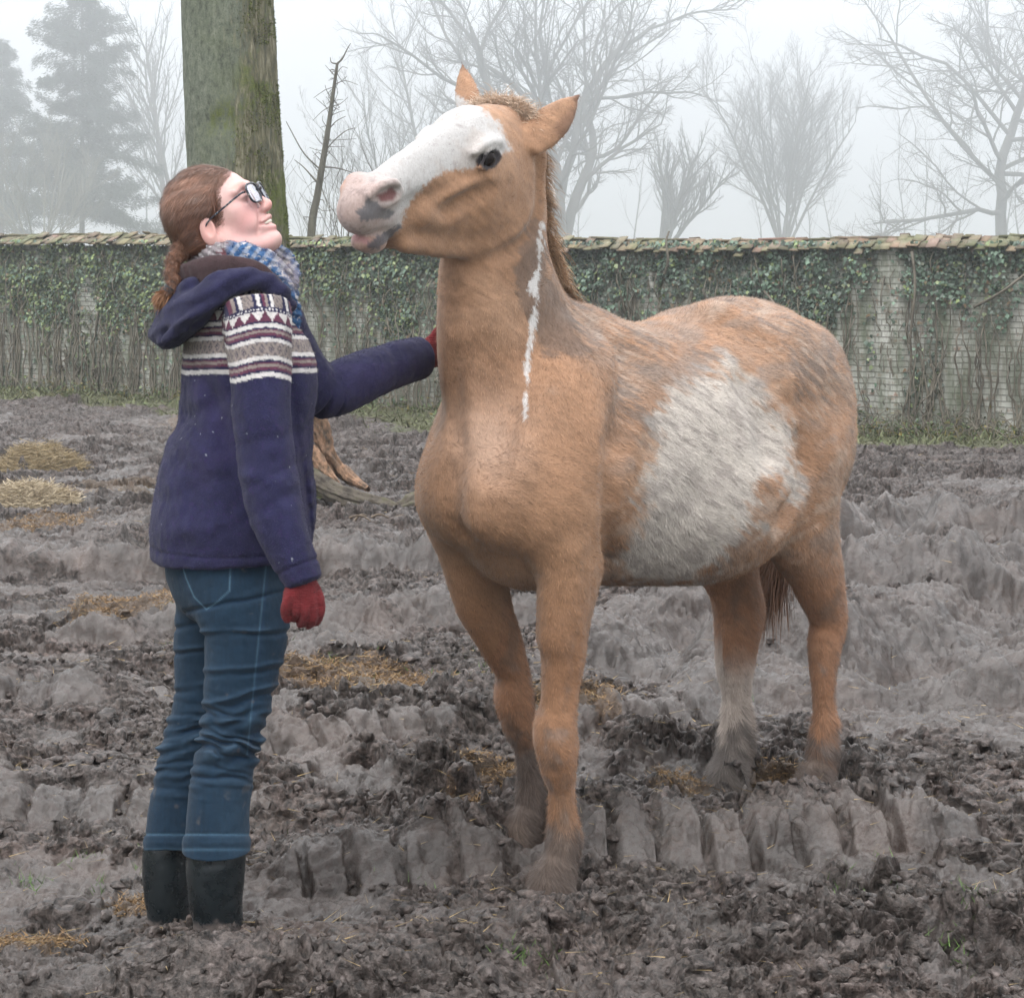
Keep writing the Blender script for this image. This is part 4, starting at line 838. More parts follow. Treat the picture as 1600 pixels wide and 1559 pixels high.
    for s, xx, yy in ((1, -1.425, .173), (-1, -1.365, -.08)):                                                            # points of the hocks
        pr.append(Tube([brow(xx, yy, .55, .018, .018, .018), brow(xx + .03, yy, .46, .02, .02, .02)], side=HL, k=.03, n=1))
        pr.append(Tube([brow(xx + .01, yy, .56, .014, .014, .014), brow(xx + .08, yy, .72, .02, .02, .02)], side=HL, k=.03, n=1))
    for xx, yy in ((-.27, .14), (-.44, -.158)):                                                                         # back of the knees
        pr.append(Ell(Bp(xx, yy, .375), (.022, .025, .035), (HF, HL, A(0, 0, 1)), k=.02))
    # ---- neck: px, py, depth, side half width, crest half, throat half
    nk = [(825, 640, 4.74, .16, .27, .235), (805, 570, 4.70, .14, .235, .232), (785, 490, 4.65, .12, .19, .207), (775, 410, 4.60, .105, .155, .170), (778, 320, 4.56, .095, .14, .13), (792, 240, 4.55, .08, .105, .10)]
    pr.append(Tube([list(W(a, b, d)) + [x, y, z] for a, b, d, x, y, z in nk], side=HL, k=.05, cap=.05))
    # ---- head
    C = A(-.015, 4.55, 1.797); f = unit(A(-.623, -.732, -.276)); l = A(.782, -.591, -.20); l = unit(l - (l @ f) * f); u = np.cross(f, l)
    HS, HU = 1.10, 1.25
    H = lambda a, b, c: C + a * f + b * l * HS + c * u * HU
    hr = lambda a, b, c, *r: list(H(a, b, c)) + list(r)
    def HP(px, py, lv):
        """head coordinates (f, l, u) of the point seen at a pixel, lying lv left of the head's middle"""
        o = A(0, 0, CAMZ); d = unit(W(px, py, 4.3) - o); t = (lv * HS - (o - C) @ l) / (d @ l); p = o + d * t - C
        return p @ f, p @ l / HS, p @ u / HU
    hk = [(-.05, .070, -.09, .060), (.04, .095, -.13, .083), (.10, .102, -.155, .094), (.17, .100, -.160, .094), (.23, .088, -.150, .074), (.31, .076, -.125, .056),
          (.39, .060, -.095, .046), (.45, .046, -.070, .044), (.50, .034, -.052, .040), (.525, .020, -.045, .034)]
    pr.append(Tube([hr(a, 0, tp * .45 + bt * .55, w * HS, (tp - bt) * .55 * HU, (tp - bt) * .45 * HU) for a, tp, bt, w in hk], side=l, k=.03, cap=.03))
    ax3 = (f, l, u)
    ey = HP(769, 249, .090); print('eye', ey)
    NO = [HP(620, 298, .056), HP(604, 302, .055), HP(586, 313, .048)]; MO = [HP(630, 349, .046), HP(602, 364, .043), HP(578, 371, .034), HP(546, 363, .010)]
    print('nostril', NO, 'mouth', MO)
    m = lambda h, s, dl=0: (h[0], s * (h[1] + dl), h[2])
    for s in (1, -1):
        e0, e1, e2 = ey
        pr.append(Ell(H(.10, s * .050, -.085), (.110, .042, .115), ax3, k=.025))                                          # jowl
        pr.append(Tube([hr(.10, s * .055, -.155, .03), hr(.25, s * .030, -.142, .024), hr(.40, s * .022, -.100, .020)], k=.03))   # jaw bone
        pr.append(Tube([hr(e0 + .045, s * .078, e2 + .020, .007), hr(e0, s * .084, e2 + .030, .008), hr(e0 - .040, s * .082, e2 + .024, .008)], k=.03, n=3))  # brow
        pr.append(Tube([hr(e0 + .01, s * .080, e2 - .040, .012), hr(e0 + .08, s * .066, e2 - .046, .012), hr(e0 + .13, s * .053, e2 - .050, .008)], k=.018, n=3))  # cheek crest
        pr.append(Ell(H(e0, s * (e1 + .014), e2), (.025, .018, .015), ax3, k=.010, op='sub'))                              # eye socket
        pr.append(Tube([hr(e0 + .036, s * (e1 - .006), e2 - .010, .005), hr(e0 + .012, s * (e1 - .001), e2 + .0165, .0048), hr(e0 - .016, s * (e1 - .002), e2 + .0150, .0048), hr(e0 - .034, s * (e1 - .002), e2 - .002, .005)], k=.006, n=3))
        pr.append(Tube([hr(e0 + .036, s * (e1 - .006), e2 - .010, .005), hr(e0 + .010, s * (e1 - .003), e2 - .0170, .0042), hr(e0 - .016, s * (e1 - .003), e2 - .0140, .0042), hr(e0 - .034, s * (e1 - .002), e2 - .002, .005)], k=.006, n=3))
        n0, n1, n2 = NO; sg = s; s = s if s > 0 else -.68
        pr.append(Ell(H(n1[0], s * .030, n1[2] - .006), (.042, .026, .034), ax3, k=.022))                                  # nostril flank
        pr.append(Tube([hr(n0[0] - .018, s * .048, n0[2] - .004, .009), hr(n0[0], s * .052, n0[2] + .013, .010), hr(n1[0] + .006, s * .050, n1[2] + .016, .010), hr(n2[0] + .012, s * .042, n2[2] + .010, .009)], k=.010, n=3))
        pr.append(Tube([hr(n0[0] - .018, s * .048, n0[2] - .004, .008), hr(n0[0] - .002, s * .052, n0[2] - .016, .010), hr(n1[0], s * .050, n1[2] - .020, .009)], k=.010, n=3))
        pr.append(Tube([hr(*m(n0, s, .004), .009), hr(*m(n1, s, .004), .012), hr(*m(n2, s, .006), .007)], k=.008, op='sub', n=3))
        s = sg
    pr.append(Ell(H(.520, .004, -.018), (.040, .038, .046), ax3, k=.03))                                                     # upper lip
    c0, c1, c2 = HP(592, 379, .03)
    pr.append(Ell(H(c0, 0, c2), (.046, .034, .024), ax3, k=.012)); pr.append(Ell(H(c0 - .015, 0, c2 - .012), (.034, .027, .020), ax3, k=.015))   # lower lip, chin
    for s in (1, -1):
        pr.append(Tube([hr(MO[3][0], s * .01, MO[3][2] - .006, .003), hr(MO[2][0], s * (MO[2][1] + .006), MO[2][2] - .003, .0035), hr(*m(MO[1], s, .006), .004), hr(*m(MO[0], s, .006), .004)], k=.006, op='sub', n=3))
    # ears
    ears = []
    for bpt, tip, dB, dT, wv in (((842, 212), (903, 150), 4.50, 4.56, None), ((733, 172), (722, 100), 4.60, 4.66, None)):
        b = W(*bpt, dB); t = W(*tip, dT); ax = unit(t - b); ln = np.linalg.norm(t - b)
        sd_ = unit(np.cross(ax, A(0, -1, 0.1)))
        w0 = .043 if dB < 4.55 else .030
        rows = []
        for q, ww in ((-.25, .8), (0, 1.0), (.25, 1.05), (.5, .88), (.75, .55), (.93, .2), (1.0, .06)):
            rows.append(list(b + ax * ln * q) + [w0 * ww, .018 * max(ww, .2), .018 * max(ww, .2)])
        pr.append(Tube(rows, side=sd_, k=.015, cap=.01))
        ears.append((b, t, sd_, w0))
    base = sdf_of(pr)
    def surf(px, py):
        o = A(0, 0, CAMZ); d = unit(W(px, py, 4.5) - o); t = 3.6
        for _ in range(80):
            q_ = base((o + d * t)[None])[0]
            if q_ < .0006: break
            t += max(min(q_, .1) * .7, .0006)
        return o + d * t, d
    def feat(op, pts, rad, dep, k=.03):
        rows = []
        for i_, (a, b) in enumerate(pts):
            p_, d_ = surf(a, b); e_ = 1 if 0 < i_ < len(pts) - 1 else .35
            rows.append(list(p_ + d_ * (rad - dep * e_) * (1 if op == 'add' else -1)) + [rad])
        pr.append(Tube(rows, k=k, op=op, n=3))
    feat('sub', [(709, 560), (706, 620), (709, 670), (722, 710)], .022, .008)
    feat('sub', [(698, 740), (702, 790), (720, 835)], .03, .004, .05)
    feat('sub', [(966, 700), (960, 760), (957, 830), (952, 885)], .03, .009)
    feat('sub', [(990, 540), (995, 610), (985, 680)], .05, .008, .05)
    feat('sub', [(1258, 690), (1262, 730), (1252, 775), (1228, 815)], .035, .014, .035)
    feat('sub', [(848, 250), (846, 320), (826, 372), (778, 405)], .018, .012, .02)
    feat('add', [(880, 540), (850, 640), (800, 740), (765, 800)], .05, .010, .06)
    feat('sub', [(770, 560), (775, 640), (760, 720)], .05, .006, .05)
    feat('add', [(880, 860), (878, 930), (872, 990)], .04, .008, .04); feat('sub', [(905, 1000), (898, 1060), (892, 1110)], .012, .003, .012); feat('add', [(868, 1160), (870, 1180)], .022, .005, .015)
    feat('sub', [(1180, 600), (1205, 650), (1215, 700)], .05, .008, .05)
    feat('add', [(1120, 500), (1180, 530), (1215, 590)], .05, .008, .05)
    feat('sub', [(765, 300), (730, 316), (706, 334), (690, 350)], .022, .008, .02)
    feat('sub', [(615, 338), (636, 322), (660, 305)], .014, .005, .015)
    feat('sub', [(640, 345), (655, 320), (690, 300)], .016, .004, .02)
    feat('add', [(660, 340), (690, 345), (705, 335)], .020, .004, .02)
    lo = np.min([p.lo for p in pr], 0); hi = np.max([p.hi for p in pr], 0)
    def disp(P):
        r = fbm(P * 14, 3, 5) * .0035
        return r + fbm(P * A(45, 45, 22), 2, 9) * .0012
    V, F = polygonize(sdf_of(pr, disp), lo, hi, HRES, smooth=2)
    Nn = vnormals(V, F)
    px = topx(V)
    loc = V - HO; X = loc @ HF; Y = loc @ HL; Z = V[:, 2]
    hc = V - C; hf = hc @ f; hl = hc @ l / HS; hu = hc @ u / HU
    # ---- coat colours
    wob3 = fbm(V * 170, 2, 23); wob = fbm(V * 11, 3, 21); wob2 = fbm(V * 40, 3, 22)
    def blend(c, col, m): return c * (1 - m[:, None]) + np.array(col) * m[:, None]
    al_ = loc @ unit(-HF * .8 + A(0, 0, -.5)); ac_ = loc @ unit(np.cross(unit(-HF * .8 + A(0, 0, -.5)), HL)); st2 = fbm(np.stack([al_ * 14, ac_ * 95, Y * 30], 1), 3, 43); st3 = fbm(np.stack([al_ * 30, ac_ * 160, Y * 60], 1), 2, 44)
    col = np.repeat(np.array([[.335, .190, .112]]), len(V), 0)
    col *= (1 + .16 * wob + .10 * wob2)[:, None]
    col = blend(col, (.46, .29, .19), sstep(.05, .5, fbm(V * 5, 3, 33)) * .55)                         # paler washes
    col = blend(col, (.25, .19, .15), sstep(.0, .5, fbm(V * 6.5, 3, 46) + .3 * st2) * (Z > .6) * (Z < 1.5) * (X < -.12) * .45)
    leg = sstep(.85, .55, Z)
    col = blend(col, (.235, .112, .058), leg * .8)
    # muddy roan on the shoulder, back and rump
    body = sstep(-.22, -.42, X) * sstep(.62, .75, Z) * (Z < 1.6)
    streak = fbm(np.stack([X * 9 + Z * 22, Z * 9 - X * 5, Y * 9], 1), 4, 41)
    col = blend(col, (.235, .185, .155), body * sstep(.02, .45, streak + .25 * wob) * .62)
    col = blend(col, (.45, .38, .32), body * sstep(.10, .6, -streak + .3 * wob2) * .40)
    neckm = (Z > 1.05) * (X > -.45)
    col = blend(col, (.13, .090, .070), neckm * sstep(.2, .9, poly_sd(px, [(785, 420), (830, 330), (846, 300), (870, 420), (900, 480), (930, 560), (850, 560), (800, 470)]) / 16 + 1.2 * st2 + .5 * wob2) * .75)
    zone = sstep(-.05, .35, fbm(V * 4.2, 3, 45) + .25 * np.exp(-((X + .45) / .22) ** 2) + .15 * np.exp(-((Z - 1.25) / .15) ** 2) + .02)
    col = blend(col, (.155, .118, .098), body * zone * sstep(-.12, .36, st2) * .78)
    col = blend(col, (.50, .44, .38), body * zone * sstep(.12, .5, -st2) * .35)
    col *= (1 + .22 * st3 + .16 * st2)[:, None]
    col = blend(col, (.52, .38, .30), np.exp(-((px[:, 0] - 765) / 60) ** 2 - ((px[:, 1] - 690) / 80) ** 2) * (X > -.3) * .5)
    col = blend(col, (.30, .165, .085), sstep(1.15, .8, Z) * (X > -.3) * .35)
    patch = poly_sd(px, [(1055, 610), (1110, 585), (1135, 560), (1165, 590), (1200, 640), (1235, 690), (1248, 760), (1240, 790), (1222, 745), (1200, 735), (1190, 790), (1150, 845), (1140, 880), (1090, 905), (1020, 915),
                         (970, 900), (975, 870), (1000, 850), (1015, 800), (1015, 740), (1030, 690), (1025, 650)])
    pm = sstep(-13, 16, patch + 38 * wob + 16 * wob2 + 26 * st2) * (X < -.35) * (Z < 1.45)
    wcol = np.array([[.49, .445, .40]]) * (1 + .10 * wob2 + .10 * wob)[:, None]
    wcol = blend(wcol, (.33, .29, .27), sstep(.10, .55, streak + .4 * wob2) * .55); wcol = blend(wcol, (.21, .18, .165), sstep(.02, .42, st2 + .5 * wob) * .55)
    col = col * (1 - pm[:, None]) + wcol * pm[:, None]
    col = blend(col, (.70, .70, .70), sstep(-2, 2, poly_sd(px, [(843, 340), (850, 345), (846, 440), (836, 520), (830, 570), (826, 620), (826, 655), (818, 655), (814, 640), (820, 600), (818, 570), (824, 520), (832, 470), (820, 455), (836, 420)]) - 2 + 5 * wob2 + 4 * wob3 + 6 * st2 * (px[:, 1] < 500)) * (Y > -.1) * neckm * .8)
    # face blaze
    blz = poly_sd(px, [(745, 165), (780, 195), (800, 235), (775, 240), (745, 250), (740, 262), (700, 268), (680, 275), (655, 300), (640, 318), (628, 345), (625, 358), (600, 372), (570, 372), (540, 360), (520, 330), (540, 280), (640, 180), (700, 140)])
    bm = sstep(-4, 4, blz + 5 * wob2 + 4 * wob + 6 * wob3) * (hf > -.02)
    col = blend(col, (.47, .46, .455), bm); col = blend(col, (.42, .37, .34), bm * sstep(.05, .5, fbm(V * 24, 3, 25)) * .55); col = blend(col, (.30, .27, .26), bm * sstep(.35, .6, fbm(V * 70, 3, 26)) * .5)
    # muzzle skin
    hd0 = (np.abs(hl) < .16) & (np.abs(hu) < .2) & (hf < .7)
    noz = sstep(.40, .50, hf + .02 * wob) * hd0
    col = blend(col, (.36, .24, .21), noz * .7); col = blend(col, (.40, .37, .36), noz * sstep(0, .5, fbm(V * 17, 2, 27)) * .5); col = blend(col, (.20, .15, .14), noz * sstep(.1, .5, wob2 + .6 * wob3) * .6)
    col = blend(col, (.10, .105, .12), sstep(-2, 3, poly_sd(px, [(556, 330), (575, 308), (590, 318), (605, 326), (618, 330), (610, 338), (582, 345), (565, 345)]) + 5 * wob2 + 4 * wob3) * (hl > 0) * .8)
    col = blend(col, (.13, .035, .035), sstep(-3, 3, poly_sd(px, [(588, 305), (603, 298), (612, 292), (620, 303), (615, 314), (595, 316)]) + 2 * wob2) * (hl > 0) * .9)
    col = blend(col, (.38, .20, .20), sstep(-2, 3, poly_sd(px, [(541, 360), (560, 366), (580, 372), (577, 384), (555, 378), (543, 368)]) + 3 * wob2 + 3 * wob3) * .8)
    col = blend(col, (.07, .07, .085), sstep(-2, 3, poly_sd(px, [(575, 380), (600, 362), (622, 350), (628, 356), (610, 372), (590, 390), (578, 390)]) + 5 * wob2 + 4 * wob3) * (hl > 0) * .85)
    er = np.linalg.norm(np.stack([(hf - ey[0] - .003) / .038, (np.abs(hl) - .10) / .05, (hu - ey[2]) / .0185], 1), axis=1)
    col = blend(col, (.035, .03, .035), sstep(1.12, .88, er + .12 * wob2 + .08 * wob3))
    for (b, t, sd_, w0) in ears:
        q = (V - b) @ unit(t - b) / np.linalg.norm(t - b); dd = np.linalg.norm(V - b - np.clip(q, 0, 1)[:, None] * (t - b), axis=1) < .05
        sx = (V - b) @ sd_
        col = blend(col, (.16, .085, .055), dd * sstep(.05, .3, q) * sstep(.0, .02, sx * (1 if sd_[2] < 0 else 1)) * .7 * (w0 > .03))
        col = blend(col, (.12, .06, .045), dd * sstep(.8, .98, q) * .8)
    # legs: white rear pastern, mud up to the fetlocks
    isrh = (X < -1.0) & (Y < .05)
    col = blend(col, (.50, .44, .39), isrh * sstep(.47, .36, Z + .04 * wob + .05 * (Y > -.08)) * .85)
    col = blend(col, (.55, .50, .46), (Y < .16) * (X > -.3) * (X < -.2) * sstep(.66, .60, Z) * sstep(.42, .5, Z) * sstep(-.3, .2, -np.abs(Y - .108) * 40 + .6) * .0)
    mudc = np.array([.068, .058, .053])
    isrf = (X > -.65) & (Y < 0)
    mh = .17 + .15 * isrf
    mm = sstep(.05, -.05, Z - mh + .10 * wob + .07 * wob2)
    col = blend(col, mudc, mm * .88)
    col = blend(col, mudc * 2.4, sstep(.15, .6, fbm(V * 24, 3, 77)) * sstep(.75, .3, Z) * .6); col = blend(col, (.12, .085, .065), sstep(.1, .5, fbm(V * A(16, 16, 5), 3, 78)) * sstep(.8, .5, Z) * .6)
    col = blend(col, (.17, .12, .09), sstep(.45, .8, fbm(V * 9, 3, 90)) * (X < -.1) * sstep(1.2, .9, Z) * .5)
    col = np.clip(col, .02, .8)
    # ---- material
    m, t, p, o = nodes('horse_coat'); q = NT(t)
    at = q.attr('coat').outputs['Color']; co = q.coord()
    n1 = q.noise(260, 3, .7, q.map(co, (1, 1, .35))); n2 = q.noise(70, 4, .65, co)
    cc = q.mix(q.rng(n1.outputs[0], .3, .7, 0, .5), at, q.mix(1.0, at, (.62, .58, .55, 1), 'MULTIPLY'))
    q.l(cc, p.inputs['Base Color']); p.inputs['Roughness'].default_value = .72
    p.inputs['Specular IOR Level'].default_value = .25
    p.inputs['Sheen Weight'].default_value = .25; p.inputs['Sheen Roughness'].default_value = .5
    q.l(q.bump(q.math('ADD', n1.outputs[0], n2.outputs[0]), .35, .004), p.inputs['Normal'])
    root = thing('horse', 'palomino horse with white blaze and muddy coat standing in the mud', 'horse', tuple(Bp(-.8, 0, 0)))
    mf, tf, pf, of = nodes('horse_fur'); qf = NT(tf)
    qf.l(qf.attr('coat').outputs['Color'], pf.inputs['Base Color']); pf.inputs['Roughness'].default_value = .6; pf.inputs['Specular IOR Level'].default_value = .3
    # ---- fur: short hairs lying back and down over the whole coat
    flow = -HF[None] * .75 + A(0, 0, -1)[None] * np.where(Z < .8, 1.2, .55)[:, None]
    hd = (hf > -.06) & (hf < .7) & (np.abs(hl) < .16) & (hu > -.26) & (Z > 1.4)
    flow = np.where(hd[:, None], -f[None] * 1.0 + A(0, 0, -.3)[None], flow)
    nkm = (Z > 1.1) & ~hd & (X > -.35)
    flow = np.where(nkm[:, None], A(0, 0, -1)[None] * 1.0 - HF[None] * .3, flow)
    flow = flow + .55 * np.stack([fbm(V * 7, 2, 51), fbm(V * 7, 2, 52), fbm(V * 7, 2, 53)], 1)
    flow = unit(flow - (flow * Nn).sum(1)[:, None] * Nn)
    vis = np.where(Nn[:, 1] < .35, 1.0, .25)
    eyez = ~(hd & ((er < 1.1) | (hf > .44)))
    P, fi, vi = sample_surface(V, F, NFUR, (vis * np.where(eyez, 1, 0.02) * np.where(hd, 1.3, 1))[F[:, 0]])
    k = len(P); ln = (.005 + .007 * np.where(hd, sstep(.03, -.06, hf) * .5 + sstep(-.18, -.26, hu) * .5, sstep(-.02, .12, np.linalg.norm(V - H(.15, 0, -.05), axis=1) - .24)))[vi]; ln = ln * np.where(Z[vi] < .25, 1.9, 1) * np.where((X[vi] < -.3) & ~hd[vi], 1.25, 1.0) * rng.uniform(.6, 1.3, k)
    d = unit(flow[vi] + Nn[vi] * rng.uniform(.08, .38, k)[:, None] + rng.normal(0, .16, (k, 3)))
    SV, ST, ri = strands(P - Nn[vi] * .001, d, ln, rng.uniform(.0009, .0018, k), seg=1, wdir=unit(np.cross(d, Nn[vi])))
    fc = col[vi] * rng.uniform(.72, 1.30, (k, 1)); tipd = rng.uniform(0, 1, k) < .12
    fc = np.where(tipd[:, None], fc * .55, fc)
    bodyo = mesh_obj('body', np.vstack([V, SV]), F, m, root, attrs={'coat': np.vstack([col, np.clip(fc, .01, .85)[ri]])}, tri=ST + len(V), loc=None)
    bodyo.data.materials.append(mf)
    mi = np.concatenate([np.zeros(len(F), np.int32), np.ones(len(ST), np.int32)]); bodyo.data.polygons.foreach_set('material_index', mi)
    bodyo.location = -np.array(root.location)
    # ---- eyes
    me_, te, pe, oe = nodes('horse_eye'); qe = NT(te)
    pe.inputs['Base Color'].default_value = (.012, .008, .008, 1); pe.inputs['Roughness'].default_value = .08; pe.inputs['Specular IOR Level'].default_value = .16
    for s in (1, -1):
        EV, EF = sphere(H(ey[0], s * (ey[1] - .014), ey[2]), .0205, 24, 16)
        e = mesh_obj('eye', EV, None, me_, root, tri=EF); e.location = -np.array(root.location)
    # ---- mane, forelock, tail
    hairm = hair_mat('mane_hair', .5)
    def hair_part(name, roots, dirs, ln, w, bend, colr, seg=4, jit=.25):
        k = len(roots); SV, ST, ri = strands(roots, dirs, ln, w, bend=bend, up=A(0, 0, -1), seg=seg)
        c = np.array(colr) * rng.uniform(1 - jit * 1.6, 1 + jit, (k, 1)) if np.ndim(colr) == 1 else colr * rng.uniform(1 - jit, 1 + jit, (k, 1))
        ob = mesh_obj(name, SV, None, hairm, root, tri=ST, attrs={'coat': np.clip(c, .01, .9)[ri]}); ob.location = -np.array(root.location); return ob
    # crest line of the mane
    cr = crom([W(812, 172, 4.60), W(834, 205, 4.62), W(843, 250, 4.66), W(847, 300, 4.70), W(853, 350, 4.74), W(864, 400, 4.79), W(876, 440, 4.84), W(896, 474, 4.88)], 10)
    k = 6500; tt = rng.uniform(0, len(cr) - 1.001, k); i = tt.astype(int); rt = cr[i] + (cr[i + 1] - cr[i]) * (tt - i)[:, None]
    tu = tt / len(cr)
    back = unit(-HF * .9 + A(0, 0, .25))
    rt = rt + HL * rng.normal(0, .018, (k, 1)) - back * .012
    clump = unit(np.stack([fbm(np.stack([tt * .9, tt * 0], 1), 2, 61), fbm(np.stack([tt * .9, tt * 0 + 9], 1), 2, 62), fbm(np.stack([tt * .9, tt * 0 + 5], 1), 2, 63)], 1) + .001)
    dr = unit(back * 1.0 + A(0, 0, -.45) + HL * rng.normal(-.05, .3, (k, 1)) + clump * .25 + rng.normal(0, .16, (k, 3)))
    base = np.array([.52, .35, .23]) * (1 - .45 * sstep(.8, 1, tu))[:, None] * (1 - .3 * (rng.uniform(0, 1, k) < .3))[:, None]
    hair_part('mane', rt, dr, rng.uniform(.022, .046, k) * (1 - .25 * sstep(.0, .15, .12 - tu)), .0016, .55, base)
    # forelock between the ears
    k = 5000; a_ = rng.uniform(0, 1, k)
    cr2 = crom([W(742, 172, 4.56), W(770, 166, 4.54), W(800, 168, 4.53), (W(828, 186, 4.52))], 8); tt = a_ * (len(cr2) - 1.001); i = tt.astype(int)
    rt = cr2[i] + (cr2[i+1] - cr2[i]) * (tt - i)[:, None] + rng.normal(0, .011, (k, 3)) - A(0, 0, .006)
    lx = unit(W(830, 186, 4.52) - W(742, 172, 4.56))
    dr = unit(A(0, -.1, .75) + lx * rng.normal(.1, .55, (k, 1)) + A(0, -1, 0) * rng.uniform(-.3, .6, (k, 1)) + rng.normal(0, .2, (k, 3)))
    fcl = np.array([.56, .43, .33]) * np.ones((k, 1))
    hair_part('forelock', rt, dr, rng.uniform(.028, .056, k), .0015, .5, fcl)
    # tail
    k = 7000; top = Bp(-1.60, -.0, 1.18)
    path = crom([top, Bp(-1.68, -.01, 1.05), Bp(-1.66, -.05, .9), Bp(-1.60, -.10, .75), Bp(-1.56, -.13, .62), Bp(-1.55, -.14, .50)], 8)
    rad = np.interp(np.linspace(0, 1, len(path)), [0, .3, .7, 1], [.03, .055, .06, .02])
    tt = rng.uniform(0, len(path) * .8, k); i = tt.astype(int); off = rng.normal(0, 1, (k, 3)); off = unit(off) * (rad[i] * rng.uniform(.3, 1, k))[:, None]
    rt = path[i] + off; nx = path[np.minimum(i + 6, len(path) - 1)]; dr = unit(nx - path[np.minimum(i, len(path) - 2)] + rng.normal(0, .012, (k, 3)) + A(0, 0, -.004))
    tc = np.array([.17, .09, .055]) * np.ones((k, 1))
    hair_part('tail', rt, dr, rng.uniform(.12, .26, k), .0022, .1, tc)
    return root

HRES, NFUR = 0.005, 420000
_t0 = _t.time(); horse = build_horse(); print('horse', _t.time() - _t0)
# ================================================================== THE WOMAN
PD = 4.25
pf, prt = unit(A(.94, .34, 0)), unit(A(.34, -.94, 0)); UPV = A(0, 0, 1)
def fur_on(V, F, N, n, ln, wd_, flow, colf, seed, lift=(.15, .6), jit=.3, weight=None, off=.0008, cv=(.75, 1.28)):
    r = np.random.default_rng(seed); P, fi, vi = sample_surface(V, F, n, weight, r); nn = N[vi]
    fl = flow(P) if callable(flow) else np.repeat(np.asarray(flow, float)[None], n, 0)
    fl = fl - (fl * nn).sum(1)[:, None] * nn; d = unit(unit(fl) + nn * r.uniform(lift[0], lift[1], n)[:, None] + r.normal(0, jit, (n, 3)))
    SV, ST, ri = strands(P - nn * off, d, r.uniform(ln[0], ln[1], n), r.uniform(wd_[0], wd_[1], n), seg=1, wdir=unit(np.cross(d, nn)))
    c = colf(P) * r.uniform(*cv, (n, 1)); return SV, ST, np.clip(c, .005, .9)[ri]
def with_fur(name, V, F, col, mat, fur, parent, mat2=None):
    SV, ST, fc = fur; o = mesh_obj(name, np.vstack([V, SV]), F, mat, parent, attrs={'coat': np.vstack([np.clip(col, .005, .9), fc])}, tri=ST + len(V))
    o.data.materials.append(mat2 or hair_mat('fuzz', .8)); o.data.polygons.foreach_set('material_index', np.concatenate([np.zeros(len(F), np.int32), np.ones(len(ST), np.int32)]))
    o.location = -np.array(parent.location); return o
def cloth_mat(name, rough=.85, sheen=.1, nz=(600, 90), bump=.4, bd=.002):
    m, t, p, o = nodes(name); q = NT(t); co = q.coord(); a = q.attr('coat').outputs['Color']
    n1 = q.noise(nz[0], 2, .6, co).outputs[0]; n2 = q.noise(nz[1], 4, .65, co).outputs[0]
    c = q.mix(q.rng(n1, .35, .68, 0, .45), a, q.mix(1.0, a, (.55, .52, .58, 1), 'MULTIPLY')); c = q.mix(q.rng(n2, .4, .7, 0, .25), c, q.mix(1.0, a, (1.35, 1.25, 1.35, 1), 'MULTIPLY'))
    q.l(c, p.inputs['Base Color']); p.inputs['Roughness'].default_value = rough; p.inputs['Sheen Weight'].default_value = sheen; p.inputs['Specular IOR Level'].default_value = .2
    q.l(q.bump(q.math('ADD', n1, n2), bump, bd), p.inputs['Normal']); return m
def poly_mesh(pr, h, disp=None, smooth=1):
    lo = np.min([p.lo for p in pr if p.op == 'add'], 0); hi = np.max([p.hi for p in pr if p.op == 'add'], 0)
    V, F = polygonize(sdf_of(pr, disp), lo, hi, h, smooth); return V, F, vnormals(V, F)
class Half:
    """everything on the far side of a plane (used to cut)"""
    def __init__(s, p, n, k=.006, cen=None, rad=1.0, op='sub'):
        s.p = np.asarray(p, float); s.n = unit(n); s.k = k; s.op = op; c = s.p if cen is None else np.asarray(cen); s.lo = c - rad; s.hi = c + rad
    def ev(s, P): return -(P - s.p) @ s.n
class Wedge:
    def __init__(s, p1, n1, p2, n2, cen, rad=.4, k=.008):
        s.a = (np.asarray(p1), unit(n1)); s.b = (np.asarray(p2), unit(n2)); s.k = k; s.op = 'sub'; s.lo = cen - rad; s.hi = cen + rad
    def ev(s, P): return np.maximum(-(P - s.a[0]) @ s.a[1], -(P - s.b[0]) @ s.b[1])
